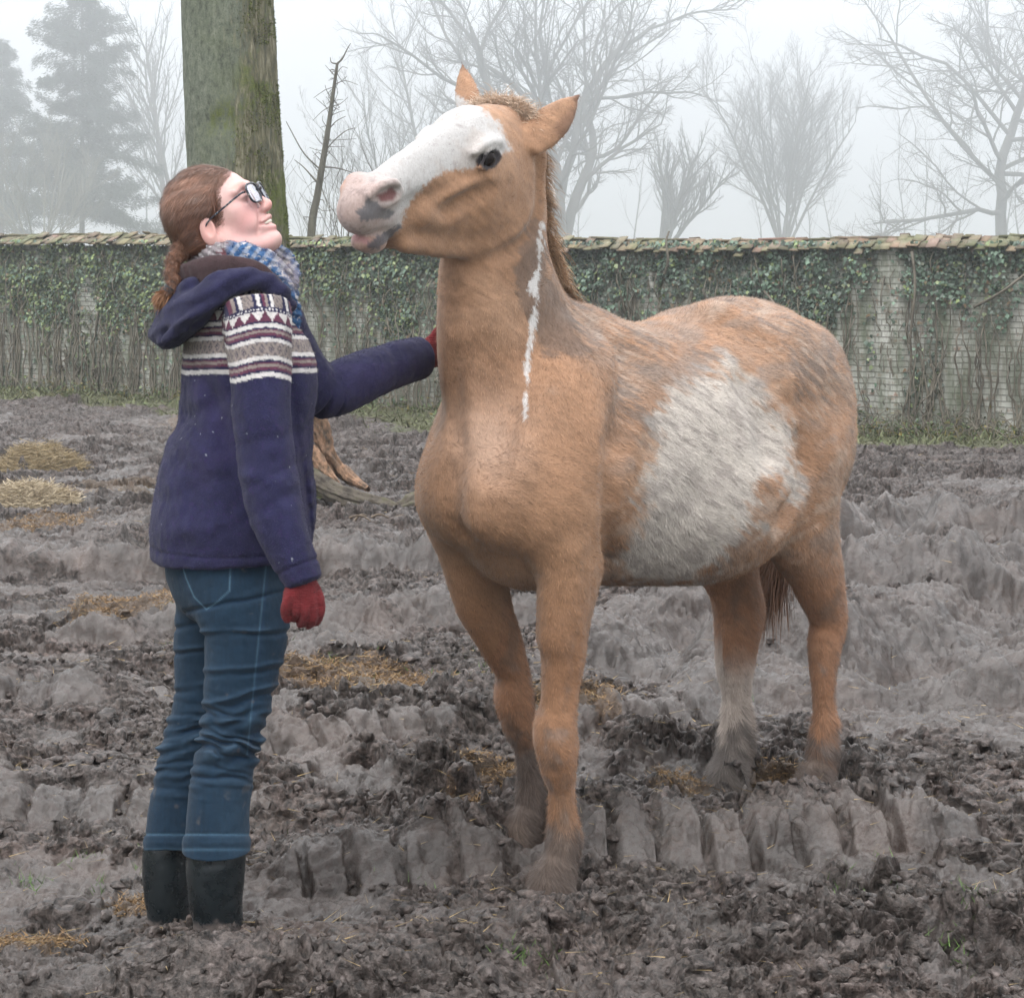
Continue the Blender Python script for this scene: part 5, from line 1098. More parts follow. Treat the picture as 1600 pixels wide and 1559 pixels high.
def build_person():
    root = thing('person', 'woman in glasses, patterned navy fleece, jeans and rubber boots looking up at the horse', 'person', tuple(W(330, 1380, PD)))
    inv = -np.array(root.location)
    # ---------------------------------------------------------------- head
    yaw, pit = math.radians(-9), math.radians(33)
    f0 = A(math.cos(yaw), math.sin(yaw), 0); hr_ = A(math.sin(yaw), -math.cos(yaw), 0); hr_ = unit(hr_ + A(0, 0, -.06))
    hf = unit(f0 * math.cos(pit) + UPV * math.sin(pit)); hf = unit(hf - (hf @ hr_) * hr_); hu = np.cross(hr_, hf)
    HC = W(349, 357, PD - .01)
    hs = 1.03
    L = lambda a, b, c: HC + hs * (a * hf + b * hr_ + (c if c > -.02 else -.02 + (c + .02) * .84) * hu)
    R = lambda a, b, c, *r: list(L(a, b, c)) + list(r)
    AX = (hf, hr_, hu); pr = []
    pr += [Ell(L(-.010, 0, .052), (.098, .074, .083), AX, k=.02), Ell(L(.030, 0, .050), (.066, .062, .066), AX, k=.02), Ell(L(.032, 0, -.012), (.060, .056, .080), AX, k=.02)]
    for s in (1, -1):
        pr += [Ell(L(.056, s * .037, .000), (.030, .025, .026), AX, k=.015), Ell(L(.060, s * .031, -.028), (.028, .025, .028), AX, k=.015),
               Tube([R(.004, s * .053, -.030, .016), R(.012, s * .052, -.056, .017), R(.045, s * .038, -.080, .017), R(.072, s * .012, -.094, .016)], k=.02),
               Tube([R(.078, s * .046, .044, .007), R(.090, s * .028, .052, .0075), R(.094, s * .006, .046, .006)], k=.014),
               Ell(L(.100, s * .033, .026), (.018, .018, .011), AX, k=.012, op='sub'), Ell(L(.078, s * .031, .028), (.0155, .0155, .0135), AX, k=.004),
               Ell(L(.098, s * .0105, -.014), (.011, .0065, .007), AX, k=.005), Ell(L(.104, s * .007, -.021), (.006, .0038, .004), AX, k=.003, op='sub'),
               Ell(L(-.008, s * .078, .004), (.018, .008, .031), (unit(hf * .95 - hu * .2), hr_, hu), k=.006), Ell(L(.000, s * .0865, .006), (.011, .0075, .020), (unit(hf * .95 - hu * .2), hr_, hu), k=.004, op='sub'),
               Ell(L(-.004, s * .073, -.022), (.010, .0065, .012), AX, k=.006)]
    pr += [Tube([R(.089, 0, .040, .007), R(.099, 0, .018, .008), R(.107, 0, .000, .0088), R(.112, 0, -.009, .0094)], k=.010), Ell(L(.106, 0, -.014), (.010, .010, .009), AX, k=.008),
           Ell(L(.074, 0, -.046), (.024, .031, .027), AX, k=.014), Ell(L(.081, 0, -.090), (.017, .020, .017), AX, k=.014), Ell(L(.035, 0, -.088), (.050, .036, .022), AX, k=.02),
           Tube([R(.080, .026, -.043, .0045), R(.095, .013, -.038, .005), R(.1000, 0, -.036, .0050), R(.095, -.013, -.038, .005), R(.080, -.026, -.043, .0045)], k=.006),
           Tube([R(.078, .024, -.053, .0045), R(.090, .012, -.062, .0055), R(.0955, 0, -.065, .0060), R(.090, -.012, -.062, .0055), R(.078, -.024, -.053, .0045)], k=.006),
           Tube([R(.083, .029, -.0455, .003), R(.096, .014, -.050, .0045), R(.103, 0, -.051, .0052), R(.096, -.014, -.050, .0045), R(.083, -.029, -.0455, .003)], k=.004, op='sub')]
    for s in (1, -1): pr.append(Tube([R(.092, s * .020, -.020, .003), R(.082, s * .034, -.036, .0035), R(.074, s * .037, -.055, .003)], k=.008, op='sub'))
    pr += [Tube([R(-.015, 0, -.02, .062), list(W(352, 410, PD)) + [.058], list(W(360, 450, PD)) + [.062], list(W(368, 500, PD)) + [.07]], k=.03), Ell(W(375, 545, PD), (.10, .17, .10), (pf, prt, UPV), k=.04)]
    V, F, N = poly_mesh(pr, .0024)
    l = (V - HC) / hs; a, b, c = l @ hf, l @ hr_, l @ hu; c = np.where(c > -.02, c, -.02 + (c + .02) / .84)
    n1 = fbm(V * 60, 3, 701); n2 = fbm(V * 22, 2, 702)
    col = np.array([[.60, .385, .355]]) * (1 + .07 * n1 + .05 * fbm(V * 240, 2, 705))[:, None]
    def bl(cc, m): nonlocal col; m = np.clip(m, 0, 1)[:, None]; col = col * (1 - m) + np.array(cc) * m
    g3 = lambda x, y, z, r: np.exp(-((a - x) ** 2 + (np.abs(b) - y) ** 2 + (c - z) ** 2) / r ** 2)
    bl((.58, .26, .25), g3(.070, .042, -.015, .030) * .75 + .3 * n2 * (a > .03)); bl((.42, .24, .17), sstep(.45, .7, fbm(V * 330, 2, 703)) * .35 * (a > .02)); bl((.64, .34, .32), sstep(.0, .6, fbm(V * 30, 2, 704)) * .5); bl((.62, .27, .24), g3(.112, .0, -.012, .016) * .8); bl((.62, .30, .26), g3(-.005, .08, .0, .035) * .6)
    bl((.50, .20, .19), sstep(.0085, .005, np.abs(c + .0375 + .12 * (.10 - a))) * (a > .082) * (np.abs(b) < .026) * .0 + np.maximum(g3(.099, .0, -.037, .0085), g3(.094, .013, -.039, .008)) * .55)
    bl((.55, .24, .23), np.maximum(g3(.097, .0, -.067, .010), g3(.091, .012, -.064, .009)) * .75)
    bl((.10, .03, .03), sstep(.005, .001, np.abs(c + .051)) * (a > .078) * (a < .094) * (np.abs(b) < .02) * .8)
    bl((.33, .19, .13), np.exp(-((c - .055 + .25 * (np.abs(b) - .03) ** 2 * 30) / .0045) ** 2) * (np.abs(b) > .010) * (np.abs(b) < .050) * (a > .06) * .45)
    bl((.20, .11, .09), np.exp(-((c - .0235) / .0022) ** 2) * g3(.090, .031, .024, .016) * .9)
    m, t, p, o = nodes('skin'); q = NT(t); q.l(q.attr('coat').outputs['Color'], p.inputs['Base Color']); p.inputs['Roughness'].default_value = .55; p.inputs['Specular IOR Level'].default_value = .4
    p.inputs['Subsurface Weight'].default_value = .08; p.inputs['Subsurface Radius'].default_value = (.012, .005, .003); p.inputs['Subsurface Scale'].default_value = .5
    q.l(q.bump(q.noise(900, 3, .6, q.coord()).outputs[0], .12, .001), p.inputs['Normal'])
    body = mesh_obj('body', V, F, m, root, attrs={'coat': np.clip(col, .01, .8)}); body.location = inv
    bodyV = (V, F, N)
    # teeth
    m, t, p, o = nodes('tooth'); p.inputs['Base Color'].default_value = (.72, .68, .58, 1); p.inputs['Roughness'].default_value = .25
    TV, TF = tubes([(crom([L(.078, .020, -.0465), L(.0905, .011, -.0465), L(.095, 0, -.0465), L(.0905, -.011, -.0465), L(.078, -.020, -.0465)], 6), .0048)], 8)
    mesh_obj('teeth', TV, TF, m, root).location = inv
    # glasses
    gl = bpy.data.objects.new('glasses', None); COL.objects.link(gl); gl.parent = root
    fm, t, p, o = nodes('frame_plastic'); q = NT(t); q.l(q.ramp(q.noise(95, 2, .5, q.coord()).outputs[0], [(.46, (.010, .012, .022)), (.56, (.014, .016, .03)), (.62, (.30, .27, .25)), (.66, (.02, .05, .07))]), p.inputs['Base Color']); p.inputs['Roughness'].default_value = .2
    lm = bpy.data.materials.new('lens_glass'); lm.use_nodes = True; lm.node_tree.nodes.clear(); q = NT(lm.node_tree)
    gs_ = q.n('BsdfGlossy', {'Color': (.95, .96, 1, 1), 'Roughness': .08}); tr_ = q.n('BsdfTransparent', {'Color': (.84, .86, .95, 1)}); mx = q.n('MixShader', {0: .42, 1: tr_.outputs[0], 2: gs_.outputs[0]}); oo = q.n('OutputMaterial'); q.l(mx.outputs[0], oo.inputs['Surface'])
    for s in (1, -1):
        th = np.linspace(0, 2 * np.pi, 40); rx, ry = .0265, .0215
        cx, cy = s * .0345, .022
        ex = np.sign(np.cos(th)) * np.abs(np.cos(th)) ** .62 * rx; ez = np.sign(np.sin(th)) * np.abs(np.sin(th)) ** .62 * ry
        P = np.array([L(.112 - .35 * abs(cx + x_) ** 1.0 * abs(cx + x_) * 6 + .10 * z_, cx + x_, cy + z_) for x_, z_ in zip(ex, ez)])
        V_, F_ = tubes([(P, .0027)], 6); ob = mesh_obj('rim', V_, F_, fm, gl); ob.location = inv
        cc = P[:-1].mean(0); LV = np.vstack([P[:-1], cc + hf * .0025 * hs]); T = np.array([(i, (i + 1) % 39, 39) for i in range(39)])
        LV2 = np.vstack([LV, LV - hf * .0012]); T2 = np.vstack([T, T[:, ::-1] + 40]); ob = mesh_obj('lens', LV2, None, lm, gl, tri=T2); ob.location = inv
        tp = crom([L(.100, s * .061, .030), L(.092, s * .071, .031), L(.05, s * .078, .026), L(.005, s * .081, .020), L(-.012, s * .080, .008), L(-.018, s * .078, -.006)], 5)
        V_, F_ = tubes([(tp, np.linspace(.0026, .0019, len(tp)))], 6); ob = mesh_obj('temple', V_, F_, fm, gl); ob.location = inv
    V_, F_ = tubes([(crom([L(.115, .0105, .026), L(.119, 0, .030), L(.115, -.0105, .026)], 4), .0016)], 6); ob = mesh_obj('bridge', V_, F_, fm, gl); ob.location = inv
    # ---------------------------------------------------------------- hair: pulled back from the hairline into a low braid
    hb = [Ell(L(-.012, 0, .062), (.096, .080, .092), AX, k=.02), Ell(L(-.042, 0, .020), (.060, .062, .070), AX, k=.03), Ell(L(-.060, 0, -.025), (.036, .038, .045), AX, k=.03)]
    for s in (1, -1): hb.append(Ell(L(-.005, s * .062, .050), (.058, .024, .050), AX, k=.02)); hb.append(Ell(L(-.03, s * .060, .005), (.040, .022, .035), AX, k=.02))
    hb += [Ell(L(.026, 0, .053), (.069, .066, .071), AX, k=.02), Wedge(L(.036, 0, .040), hf * .90 - hu * .42, L(.070, 0, .088), hf * .49 - hu * .87, HC)]
    for s in (1, -1): hb.append(Ell(L(.006, s * .088, -.006), (.036, .034, .038), AX, k=.008, op='sub'))
    nape = W(283, 398, PD - .03)
    wave = lambda P: .0005 * np.sin(((P - HC) @ hu * 1.0 + (P - HC) @ hf * .35) * 260 + 3 * fbm(P * 25, 2, 711)) + .0012 * fbm(P * 30, 3, 712) + .0025 * fbm(P * 16, 2, 719)
    V, F, N = poly_mesh(hb, .003, wave)
    def hcol(P):
        x = fbm(np.stack([(P - HC) @ hu * 70 + (P - HC) @ hf * 25, (P - HC) @ hr_ * 20, (P - HC) @ hf * 10], 1), 3, 713); top = sstep(.03, .13, (P - HC) @ hu)
        c = np.array([.095, .042, .026]) * (1 + .55 * x)[:, None]; return c * (1 - .45 * top[:, None]) + np.array([.30, .175, .125]) * (.45 * top[:, None]) + np.array([.10, .05, .03]) * np.clip(x, 0, 1)[:, None]
    def hflow(P): 
        d = unit(nape[None] - P); return d + .25 * np.stack([fbm(P * 20, 2, 714), fbm(P * 20, 2, 715), fbm(P * 20, 2, 716)], 1)
    fur = fur_on(V, F, N, 60000, (.012, .030), (.0007, .0014), hflow, hcol, 71, lift=(-.01, .09), jit=.06, cv=(.5, 1.6))
    hm_ = cloth_mat('hair_base', .45, 0, (500, 120), .5, .003); hairo = with_fur('hair', V, F, hcol(V), hm_, fur, root, hair_mat('hair_strand', .38))
    fly = fur_on(V, F, N, 900, (.02, .05), (.0004, .0008), hflow, hcol, 81, lift=(.05, .45), jit=.3, cv=(.8, 2.0)); mesh_obj('flyaway_hair', fly[0], None, bpy.data.materials['hair_strand'], root, tri=fly[1], attrs={'coat': fly[2]}).location = inv
    # fine short hairs softening the hairline
    hl_ = lambda P: -np.maximum(-(P - L(.036, 0, .040)) @ unit(hf * .90 - hu * .42), -(P - L(.070, 0, .088)) @ unit(hf * .49 - hu * .87))
    BV, BF, BN = bodyV; e_ = hl_(BV); up_ = ((BV - HC) @ hu > .0) & (np.linalg.norm(BV - HC, axis=1) < .2); wgt = ((e_ > -.002) & (e_ < .012) & up_).astype(float)
    SV, ST, fc = fur_on(BV, BF, BN, 3500, (.010, .022), (.0005, .0010), hflow, lambda P: hcol(P) * 1.3, 80, lift=(.02, .14), jit=.14, weight=wgt[BF[:, 0]], cv=(.6, 1.7))
    mesh_obj('hairline', SV, None, bpy.data.materials['hair_strand'], root, tri=ST, attrs={'coat': fc}).location = inv
    # braid
    bp = crom([W(290, 385, PD - .04), W(276, 400, PD - .05), W(270, 425, PD - .06), W(272, 444, PD - .07), W(263, 458, PD - .08)], 6); bpr = []
    for i in range(len(bp) - 1):
        w_ = [.025, .021, .019, .017, .015, .013][min(int(i / len(bp) * 6), 5)]; ph = i * 1.25
        bpr.append(Ell(bp[i] + prt * .010 * math.sin(ph) + pf * .009 * math.cos(ph), (w_ * .62, w_ * .62, w_ * .8), (pf, prt, UPV), k=.006))
    V, F, N = poly_mesh(bpr, .003, lambda P: .0018 * np.sin(P[:, 2] * 500 + P[:, 0] * 300))
    bcol = lambda P: np.array([.125, .060, .036]) * (1 + .5 * fbm(P * 60, 3, 717))[:, None]
    with_fur('braid', V, F, bcol(V), hm_, fur_on(V, F, N, 8000, (.006, .016), (.0008, .0014), A(-.2, 0, -1), bcol, 72, lift=(0, .3), jit=.35, cv=(.5, 1.6)), root, bpy.data.materials['hair_strand'])
    m, t, p, o = nodes('elastic'); p.inputs['Base Color'].default_value = (.012, .012, .015, 1); V_, F_ = tubes([(crom([W(268, 449, PD - .08), W(263, 456, PD - .08)], 3), .0145)], 12); mesh_obj('hair_tie', V_, F_, m, root).location = inv
    k = 3000; r = np.random.default_rng(73); P = W(262, 458, PD - .08) + r.normal(0, .004, (k, 3)); d = unit(unit(W(241, 474, PD - .08) - W(262, 458, PD - .08)) + r.normal(0, .30, (k, 3)))
    SV, ST, ri = strands(P, d, r.uniform(.012, .036, k), .0012, bend=.35, up=A(0, 0, -1), seg=4); c = np.array([.26, .125, .060]) * r.uniform(.5, 1.4, (k, 1)); mesh_obj('braid_end', SV, None, bpy.data.materials['hair_strand'], root, tri=ST, attrs={'coat': c[ri]}).location = inv
    # ---------------------------------------------------------------- fleece jacket
    nav = np.array([.018, .018, .054]); whi = np.array([.56, .54, .52]); mar = np.array([.105, .032, .060]); tan = np.array([.24, .205, .185]); dgr = np.array([.12, .105, .115])
    tr = [(362, 462, .080, .12), (366, 490, .098, .180), (374, 540, .130, .200), (384, 600, .145, .200), (382, 680, .148, .195), (372, 760, .172, .200), (366, 830, .182, .205), (365, 900, .178, .205)]
    jp = [Tube([list(W(x, y, PD)) + [aw, bd, bd] for x, y, bd, aw in tr], side=prt, k=.03, cap=.05)]
    armN = [(402, 478, 4.07, .070, .070), (404, 520, 4.05, .075, .072), (407, 600, 4.03, .073, .070), (413, 690, 4.01, .068, .066), (427, 780, 3.99, .067, .062), (452, 850, 3.965, .055, .052), (473, 907, 3.95, .043, .042)]
    armF = [(425, 500, 4.43, .07, .07), (455, 560, 4.45, .070, .070), (500, 612, 4.48, .064, .064), (560, 592, 4.56, .062, .062), (620, 568, 4.66, .056, .056), (657, 559, 4.72, .052, .052)]
    tN = Tube([list(W(x, y, d)) + [a_, b_, b_] for x, y, d, a_, b_ in armN], side=prt, k=.022, cap=.012); tF = Tube([list(W(x, y, d)) + [a_, b_, b_] for x, y, d, a_, b_ in armF], side=UPV, k=.03, cap=.012)
    jp += [tN, tF, Ell(W(450, 590, PD - .03), (.055, .10, .09), (pf, prt, UPV), k=.04)]                                   # chest
    jp.append(Tube([list(W(440, 905, 3.96)) + [.047, .045, .012], list(W(500, 888, 3.95)) + [.047, .045, .012]], side=prt, k=.01, n=1)) if False else None
    jp = [x for x in jp if x is not None]
    jp.append(Half(W(365, 886, PD), A(.07, 0, -1), k=.012, cen=W(340, 1000, PD + .1), rad=.17 + .0)) if False else None
    hemz = lambda P: W(365, 884, PD)[2]
    hem = Half(W(365, 865, PD), A(.05, 0, -1), k=.01); hem.lo = A(-.95, 4.028, .4); hem.hi = A(-.30, 5.0, .95); jp = [x for x in jp if x is not None] + [hem]
    armc = lambda P: tN.ev(P, True)
    def jdisp(P):
        r_ = .0045 * fbm(P * A(9, 9, 5), 3, 721) + .0016 * fbm(P * 50, 2, 722)
        for (x, y, dx, dy, am, w_) in ((330, 610, .5, 1, -.012, .022), (355, 700, .25, 1, -.012, .02), (300, 650, 1, -.55, -.008, .02), (290, 700, 1, .35, .008, .03), (400, 690, 1, -.25, -.003, .014), (440, 735, 1, -.5, -.0035, .012), (400, 745, 1, .2, .005, .015),
                                       (420, 790, 1, -.6, -.003, .012), (455, 640, .1, 1, -.008, .018), (480, 790, .12, 1, -.012, .010), (310, 760, 1, -.4, -.005, .02), (330, 820, 1, -.15, .004, .018), (285, 590, .15, 1, -.006, .02), (350, 560, .3, 1, -.006, .014), (305, 700, .6, 1, .005, .016), (300, 830, 1, .15, .006, .03), (270, 760, .4, 1, .006, .03), (545, 600, .2, 1, -.006, .012), (585, 580, .3, 1, -.005, .01)):
            px_ = topx(P); e = unit(A(dx, dy)); q_ = px_ - A(x, y); tt = q_ @ e; nn = q_ @ A(-e[1], e[0])
            r_ = r_ + am * np.exp(-(nn / (w_ * 700)) ** 2 - (tt / 75) ** 2) * (P[:, 1] < 4.32)
        dn_, t_ = tN.ev(P, True); r_ = r_ - .0035 * np.exp(-((t_ - .935) / .008) ** 2) * (dn_ < .03) - .003 * np.exp(-((P[:, 2] - W(365, 848, PD)[2]) / .0035) ** 2) * (dn_ > .03) + .004 * fbm(P * A(22, 22, 14), 3, 724)
        return r_
    V, F, N = poly_mesh(jp, .0032, jdisp)
    v0 = W(400, 600, 4.03)[2]
    spine = tN.p; 
    def pattern(P):
        dN, tt = tN.ev(P, True); dF = tF.ev(P); px = topx(P)
        rel = P - (A(*W(375, 560, PD)))
        dT = jp[0].ev(P)
        isN = (dN < dT + .004) & (P[:, 1] < PD - .02); isF = (dF < dT + .004) & (P[:, 1] > PD) & ~isN
        angT = np.arctan2(rel @ prt, rel @ pf)
        i = np.clip((tt * (len(spine) - 1)).astype(int), 0, len(spine) - 1); off = P - spine[i]; lat = off @ pf; ang = np.arctan2(off @ pf, off @ prt)
        v = np.where(isN, P[:, 2] - v0 - .020 * (1 - (lat / .07) ** 2), P[:, 2] - v0 - .014 + .006 * np.cos(angT * 2)) * 114
        u = np.where(isN, ang * 7.2, angT * 18.0)
        v = v + .06 * np.sin(u * 14)
        c = np.repeat(nav[None], len(P), 0)
        def band(lo, hi, col): nonlocal c; c = np.where(((v >= lo) & (v < hi))[:, None], col, c)
        band(0, 1.1, whi); band(1.7, 2.4, mar); band(2.4, 3.1, tan); band(3.1, 3.5, mar); band(4.0, 5.0, whi)
        band(5.0, 8.2, tan)
        du = np.abs(((u / 1.9) % 1) - .5) * 2; dv = np.abs((v - 6.6) / 1.6); dd = du + dv
        m_ = (v > 5.0) & (v < 8.2) & (((dd > .35) & (dd < .72)) | (dd > 1.45)); c = np.where(m_[:, None], dgr, c); m_ = (v > 5.0) & (v < 8.2) & (dd < .15); c = np.where(m_[:, None], nav, c)
        band(8.2, 9.1, whi); band(9.6, 10.3, mar); band(10.3, 10.9, tan); band(10.9, 11.2, mar); band(11.6, 12.6, whi)
        tri = np.abs(((u / 3.0) % 1) - .5) * 2; tv = (v - 13.0) / 2.3; band(13.0, 15.3, mar)
        c = np.where(((v > 13.0) & (v < 15.3) & (tri < tv * .95))[:, None], whi, c)
        band(15.3, 16.2, nav); c = np.where(((v > 15.6) & (v < 16.0) & ((u % .9) < .45))[:, None], whi, c)
        y_ = (v > 16.4); uu = (np.where(isN, lat * 100 * 1.0, u * .8) + 40 + .12 * (v - 16)) % 6.4
        for lo, hi, cl in ((0, 6.4, nav), (.2, .95, whi), (1.4, 2.0, mar), (2.0, 2.6, tan), (3.1, 3.8, whi), (3.9, 5.9, tan)):
            c = np.where((y_ & (uu >= lo) & (uu < hi))[:, None], cl, c)
        c = np.where((y_ & (uu > 4.1) & (uu < 5.8) & (np.abs(np.sin(u * 3 + v * 2.6)) < .45))[:, None], dgr, c)
        c = np.where(isF[:, None], nav, c)
        base = v < 0; lum = 1 + .22 * fbm(P * 55, 3, 731) + .12 * fbm(P * 14, 2, 732); c = c * lum[:, None]
        fl = (fbm(P * 260, 1, 733) > .62) & base; c = np.where(fl[:, None], c * [1.5, 1.0, 1.25], c)
        fade = base * sstep(.0, .5, fbm(P * 8, 3, 734)) * .25; c = c * (1 - fade[:, None]) + np.array([.048, .038, .105]) * fade[:, None]
        spk = (fbm(P * 170, 2, 735) > .80) & base & (P[:, 1] < 4.2); c = np.where(spk[:, None], [.25, .27, .30], c)
        dirt = sstep(.25, .5, fbm(P * 14, 3, 736)) * np.exp(-((px[:, 0] - 480) / 18) ** 2 - ((px[:, 1] - 600) / 28) ** 2); c = c * (1 - dirt[:, None]) + np.array([.05, .045, .03]) * dirt[:, None]
        return c
    jm = cloth_mat('fleece', .95, .08, (420, 60), .6, .0025)
    with_fur('jacket', V, F, pattern(V), jm, fur_on(V, F, N, 150000, (.003, .0065), (.0007, .0014), A(.1, 0, -1), pattern, 74, lift=(.2, 1.2), jit=.45), root)
    jacket = [o for o in root.children if o.name.startswith('jacket')][0]
    plain = lambda cc, s=731: (lambda P: np.array(cc) * (1 + .25 * fbm(P * 50, 3, s) + .10 * fbm(P * 12, 2, s))[:, None])
    # cuff and hem seams
    for pts, r0 in (([W(438, 902, 3.925), W(462, 912, 3.905), W(503, 893, 3.92)], .004),):
        V_, F_ = tubes([(crom(pts, 6), r0)], 6)
    # hood, lying on the shoulders and back
    hp = [Tube([list(W(452, 476, PD - .14)) + [.012, .015, .015], list(W(435, 452, PD - .17)) + [.018, .019, .019], list(W(400, 436, PD - .18)) + [.024, .022, .022], list(W(350, 444, PD - .19)) + [.030, .034, .034], list(W(305, 480, PD - .16)) + [.036, .040, .040], list(W(276, 506, PD - .08)) + [.042, .040, .040],
                list(W(272, 508, PD + .03)) + [.045, .040, .040], list(W(300, 470, PD + .14)) + [.04, .035, .035], list(W(370, 436, PD + .17)) + [.03, .03, .03], list(W(440, 446, PD + .12)) + [.02, .02, .02]], k=.02, cap=.02),
          Tube([list(W(300, 455, PD - .11)) + [.030], list(W(278, 478, PD - .02)) + [.034], list(W(300, 452, PD + .09)) + [.03]], k=.03),
          Tube([list(W(262, 528, PD - .10)) + [.020], list(W(252, 522, PD - .02)) + [.024], list(W(262, 520, PD + .06)) + [.02]], k=.03),
          Tube([list(W(345, 462, PD - .215)) + [.010], list(W(300, 497, PD - .205)) + [.012], list(W(262, 527, PD - .14)) + [.012]], k=.012)]
    hp.append(Tube([list(W(388, 468, PD - .235)) + [.006], list(W(340, 478, PD - .232)) + [.008], list(W(296, 508, PD - .21)) + [.007], list(W(275, 527, PD - .17)) + [.006]], k=.015, op='sub'))
    V, F, N = poly_mesh(hp, .0034, lambda P: .005 * fbm(P * A(14, 14, 26), 3, 741) + .0025 * np.sin(topx(P)[:, 0] * .11 + topx(P)[:, 1] * .23 + 3 * fbm(P * 9, 2, 744))); hc_ = plain([.017, .017, .050]); 
    hood = with_fur('hood', V, F, hc_(V), jm, fur_on(V, F, N, 30000, (.003, .006), (.0007, .0013), A(-.3, 0, -1), hc_, 75, lift=(.2, 1.2), jit=.45), root)
    # brown lining standing up round the neck
    lp = [Tube([list(W(430, 448, PD - .12)) + [.012, .02, .02], list(W(395, 428, PD - .14)) + [.014, .028, .028], list(W(345, 424, PD - .13)) + [.016, .034, .034], list(W(305, 432, PD - .08)) + [.02, .036, .036], list(W(295, 436, PD + .02)) + [.02, .034, .034], list(W(330, 425, PD + .09)) + [.016, .03, .03]], side=prt, k=.02, cap=.015)]
    V, F, N = poly_mesh(lp, .0034, lambda P: .003 * fbm(P * A(12, 12, 40), 3, 742)); lc = plain([.050, .030, .032], 743)
    with_fur('hood_lining', V, F, lc(V), jm, fur_on(V, F, N, 9000, (.003, .006), (.0008, .0014), A(-.3, 0, -1), lc, 76, lift=(.2, 1.2)), root)
    # ---------------------------------------------------------------- scarf
    sp = [Tube([list(W(308, 404, PD + .02)) + [.016, .022, .022], list(W(318, 402, PD - .05)) + [.016, .024, .024], list(W(345, 396, PD - .085)) + [.017, .026, .026], list(W(380, 399, PD - .10)) + [.018, .027, .027], list(W(412, 418, PD - .10)) + [.019, .027, .027], list(W(438, 446, PD - .09)) + [.018, .026, .026], list(W(455, 482, PD - .06)) + [.014, .020, .020], list(W(462, 510, PD - .04)) + [.008, .012, .012]], side=prt, k=.010, cap=.01),
          Tube([list(W(355, 388, PD - .08)) + [.014, .015, .015], list(W(395, 395, PD - .085)) + [.015, .017, .017], list(W(425, 408, PD - .06)) + [.016, .018, .018], list(W(444, 432, PD - .03)) + [.016, .020, .020], list(W(455, 460, PD)) + [.014, .02, .02]], side=prt, k=.008, cap=.01),
          Tube([list(W(428, 398, PD + .02)) + [.014, .016, .016], list(W(440, 396, PD + .06)) + [.014, .018, .018], list(W(452, 415, PD + .05)) + [.014, .02, .02], list(W(460, 438, PD + .02)) + [.010, .014, .014]], side=prt, k=.008, cap=.01),
          Tube([list(W(310, 404, PD + .02)) + [.015, .022, .022], list(W(340, 398, PD + .09)) + [.016, .024, .024], list(W(395, 395, PD + .10)) + [.016, .024, .024], list(W(435, 405, PD + .06)) + [.016, .02, .02]], side=prt, k=.012)]
    V, F, N = poly_mesh(sp, .0026, lambda P: .0022 * np.sin(P[:, 2] * 330 + P[:, 0] * 240 + 4 * fbm(P * 18, 2, 751)) + .002 * fbm(P * 70, 2, 752))
    def scol(P):
        px = topx(P); al = (px[:, 0] - 300) / 160; x = fbm(P * A(90, 90, 240), 2, 753); y = fbm(P * 28, 2, 754)
        blue = sstep(.35, .5, al + .12 * y); c = np.array([.30, .27, .28]) * (1 - blue[:, None]) + np.array([.045, .125, .27]) * blue[:, None]
        c = np.where((x > .32)[:, None], np.array([.52, .50, .50]), c); c = np.where(((x < -.38) & (blue < .5))[:, None], np.array([.14, .06, .07]), c); c = np.where(((x < -.42) & (blue > .5))[:, None], np.array([.02, .045, .12]), c)
        tip = sstep(-14, 4, poly_sd(px, [(425, 385), (445, 400), (470, 440), (462, 450), (440, 415)])) ; c = c * (1 - tip[:, None] * .6) + np.array([.40, .33, .33]) * tip[:, None] * .6
        ck = (np.sin((px[:, 0] * .8 + px[:, 1] * .6) * .42) > .2) & (blue > .5) & (px[:, 1] < 425); return np.where(ck[:, None], c * .55 + .22, c)
    sm_ = cloth_mat('knit_wool', .95, .08, (380, 150), .8, .003)
    with_fur('scarf', V, F, scol(V), sm_, fur_on(V, F, N, 26000, (.003, .007), (.0008, .0015), A(.2, 0, -1), scol, 77, lift=(.2, 1.2), jit=.5), root)
    # ---------------------------------------------------------------- jeans
    NL = [(352, 868, 4.19, .125, .115), (375, 930, 4.15, .095, .105), (385, 985, 4.14, .085, .092), (377, 1050, 4.14, .080, .080), (368, 1110, 4.14, .074, .070), (357, 1165, 4.14, .070, .066), (347, 1210, 4.14, .069, .066), (341, 1270, 4.14, .069, .067), (338, 1326, 4.14, .070, .070), (338, 1345, 4.14, .07, .07)]
    FL = [(352, 868, 4.30, .12, .115), (345, 930, 4.34, .09, .098), (330, 985, 4.345, .082, .085), (327, 1050, 4.35, .076, .078), (318, 1110, 4.35, .072, .072), (300, 1165, 4.35, .070, .068), (288, 1210, 4.35, .068, .066), (278, 1270, 4.35, .067, .066), (274, 1326, 4.35, .069, .069), (273, 1345, 4.35, .07, .07)]
    jl = [Tube([list(W(x, y, d)) + [a_, b_, b_] for x, y, d, a_, b_ in Lg], side=prt, k=.015 if q_ else .03) for q_, Lg in enumerate((FL, NL))]
    jl += [Ell(W(330, 905, 4.19), (.078, .085, .095), (pf, prt, UPV), k=.02), Ell(W(325, 905, 4.31), (.078, .08, .095), (pf, prt, UPV), k=.02), Tube([list(W(345, 840, PD)) + [.17, .13, .13], list(W(350, 885, PD)) + [.17, .125, .125]], side=prt, k=.03, n=1)]
    jl.append(Half(W(338, 1327, 4.14), A(0, -1.321, -4.14), k=.004, cen=A(-.64, 4.14, -.25), rad=.5))
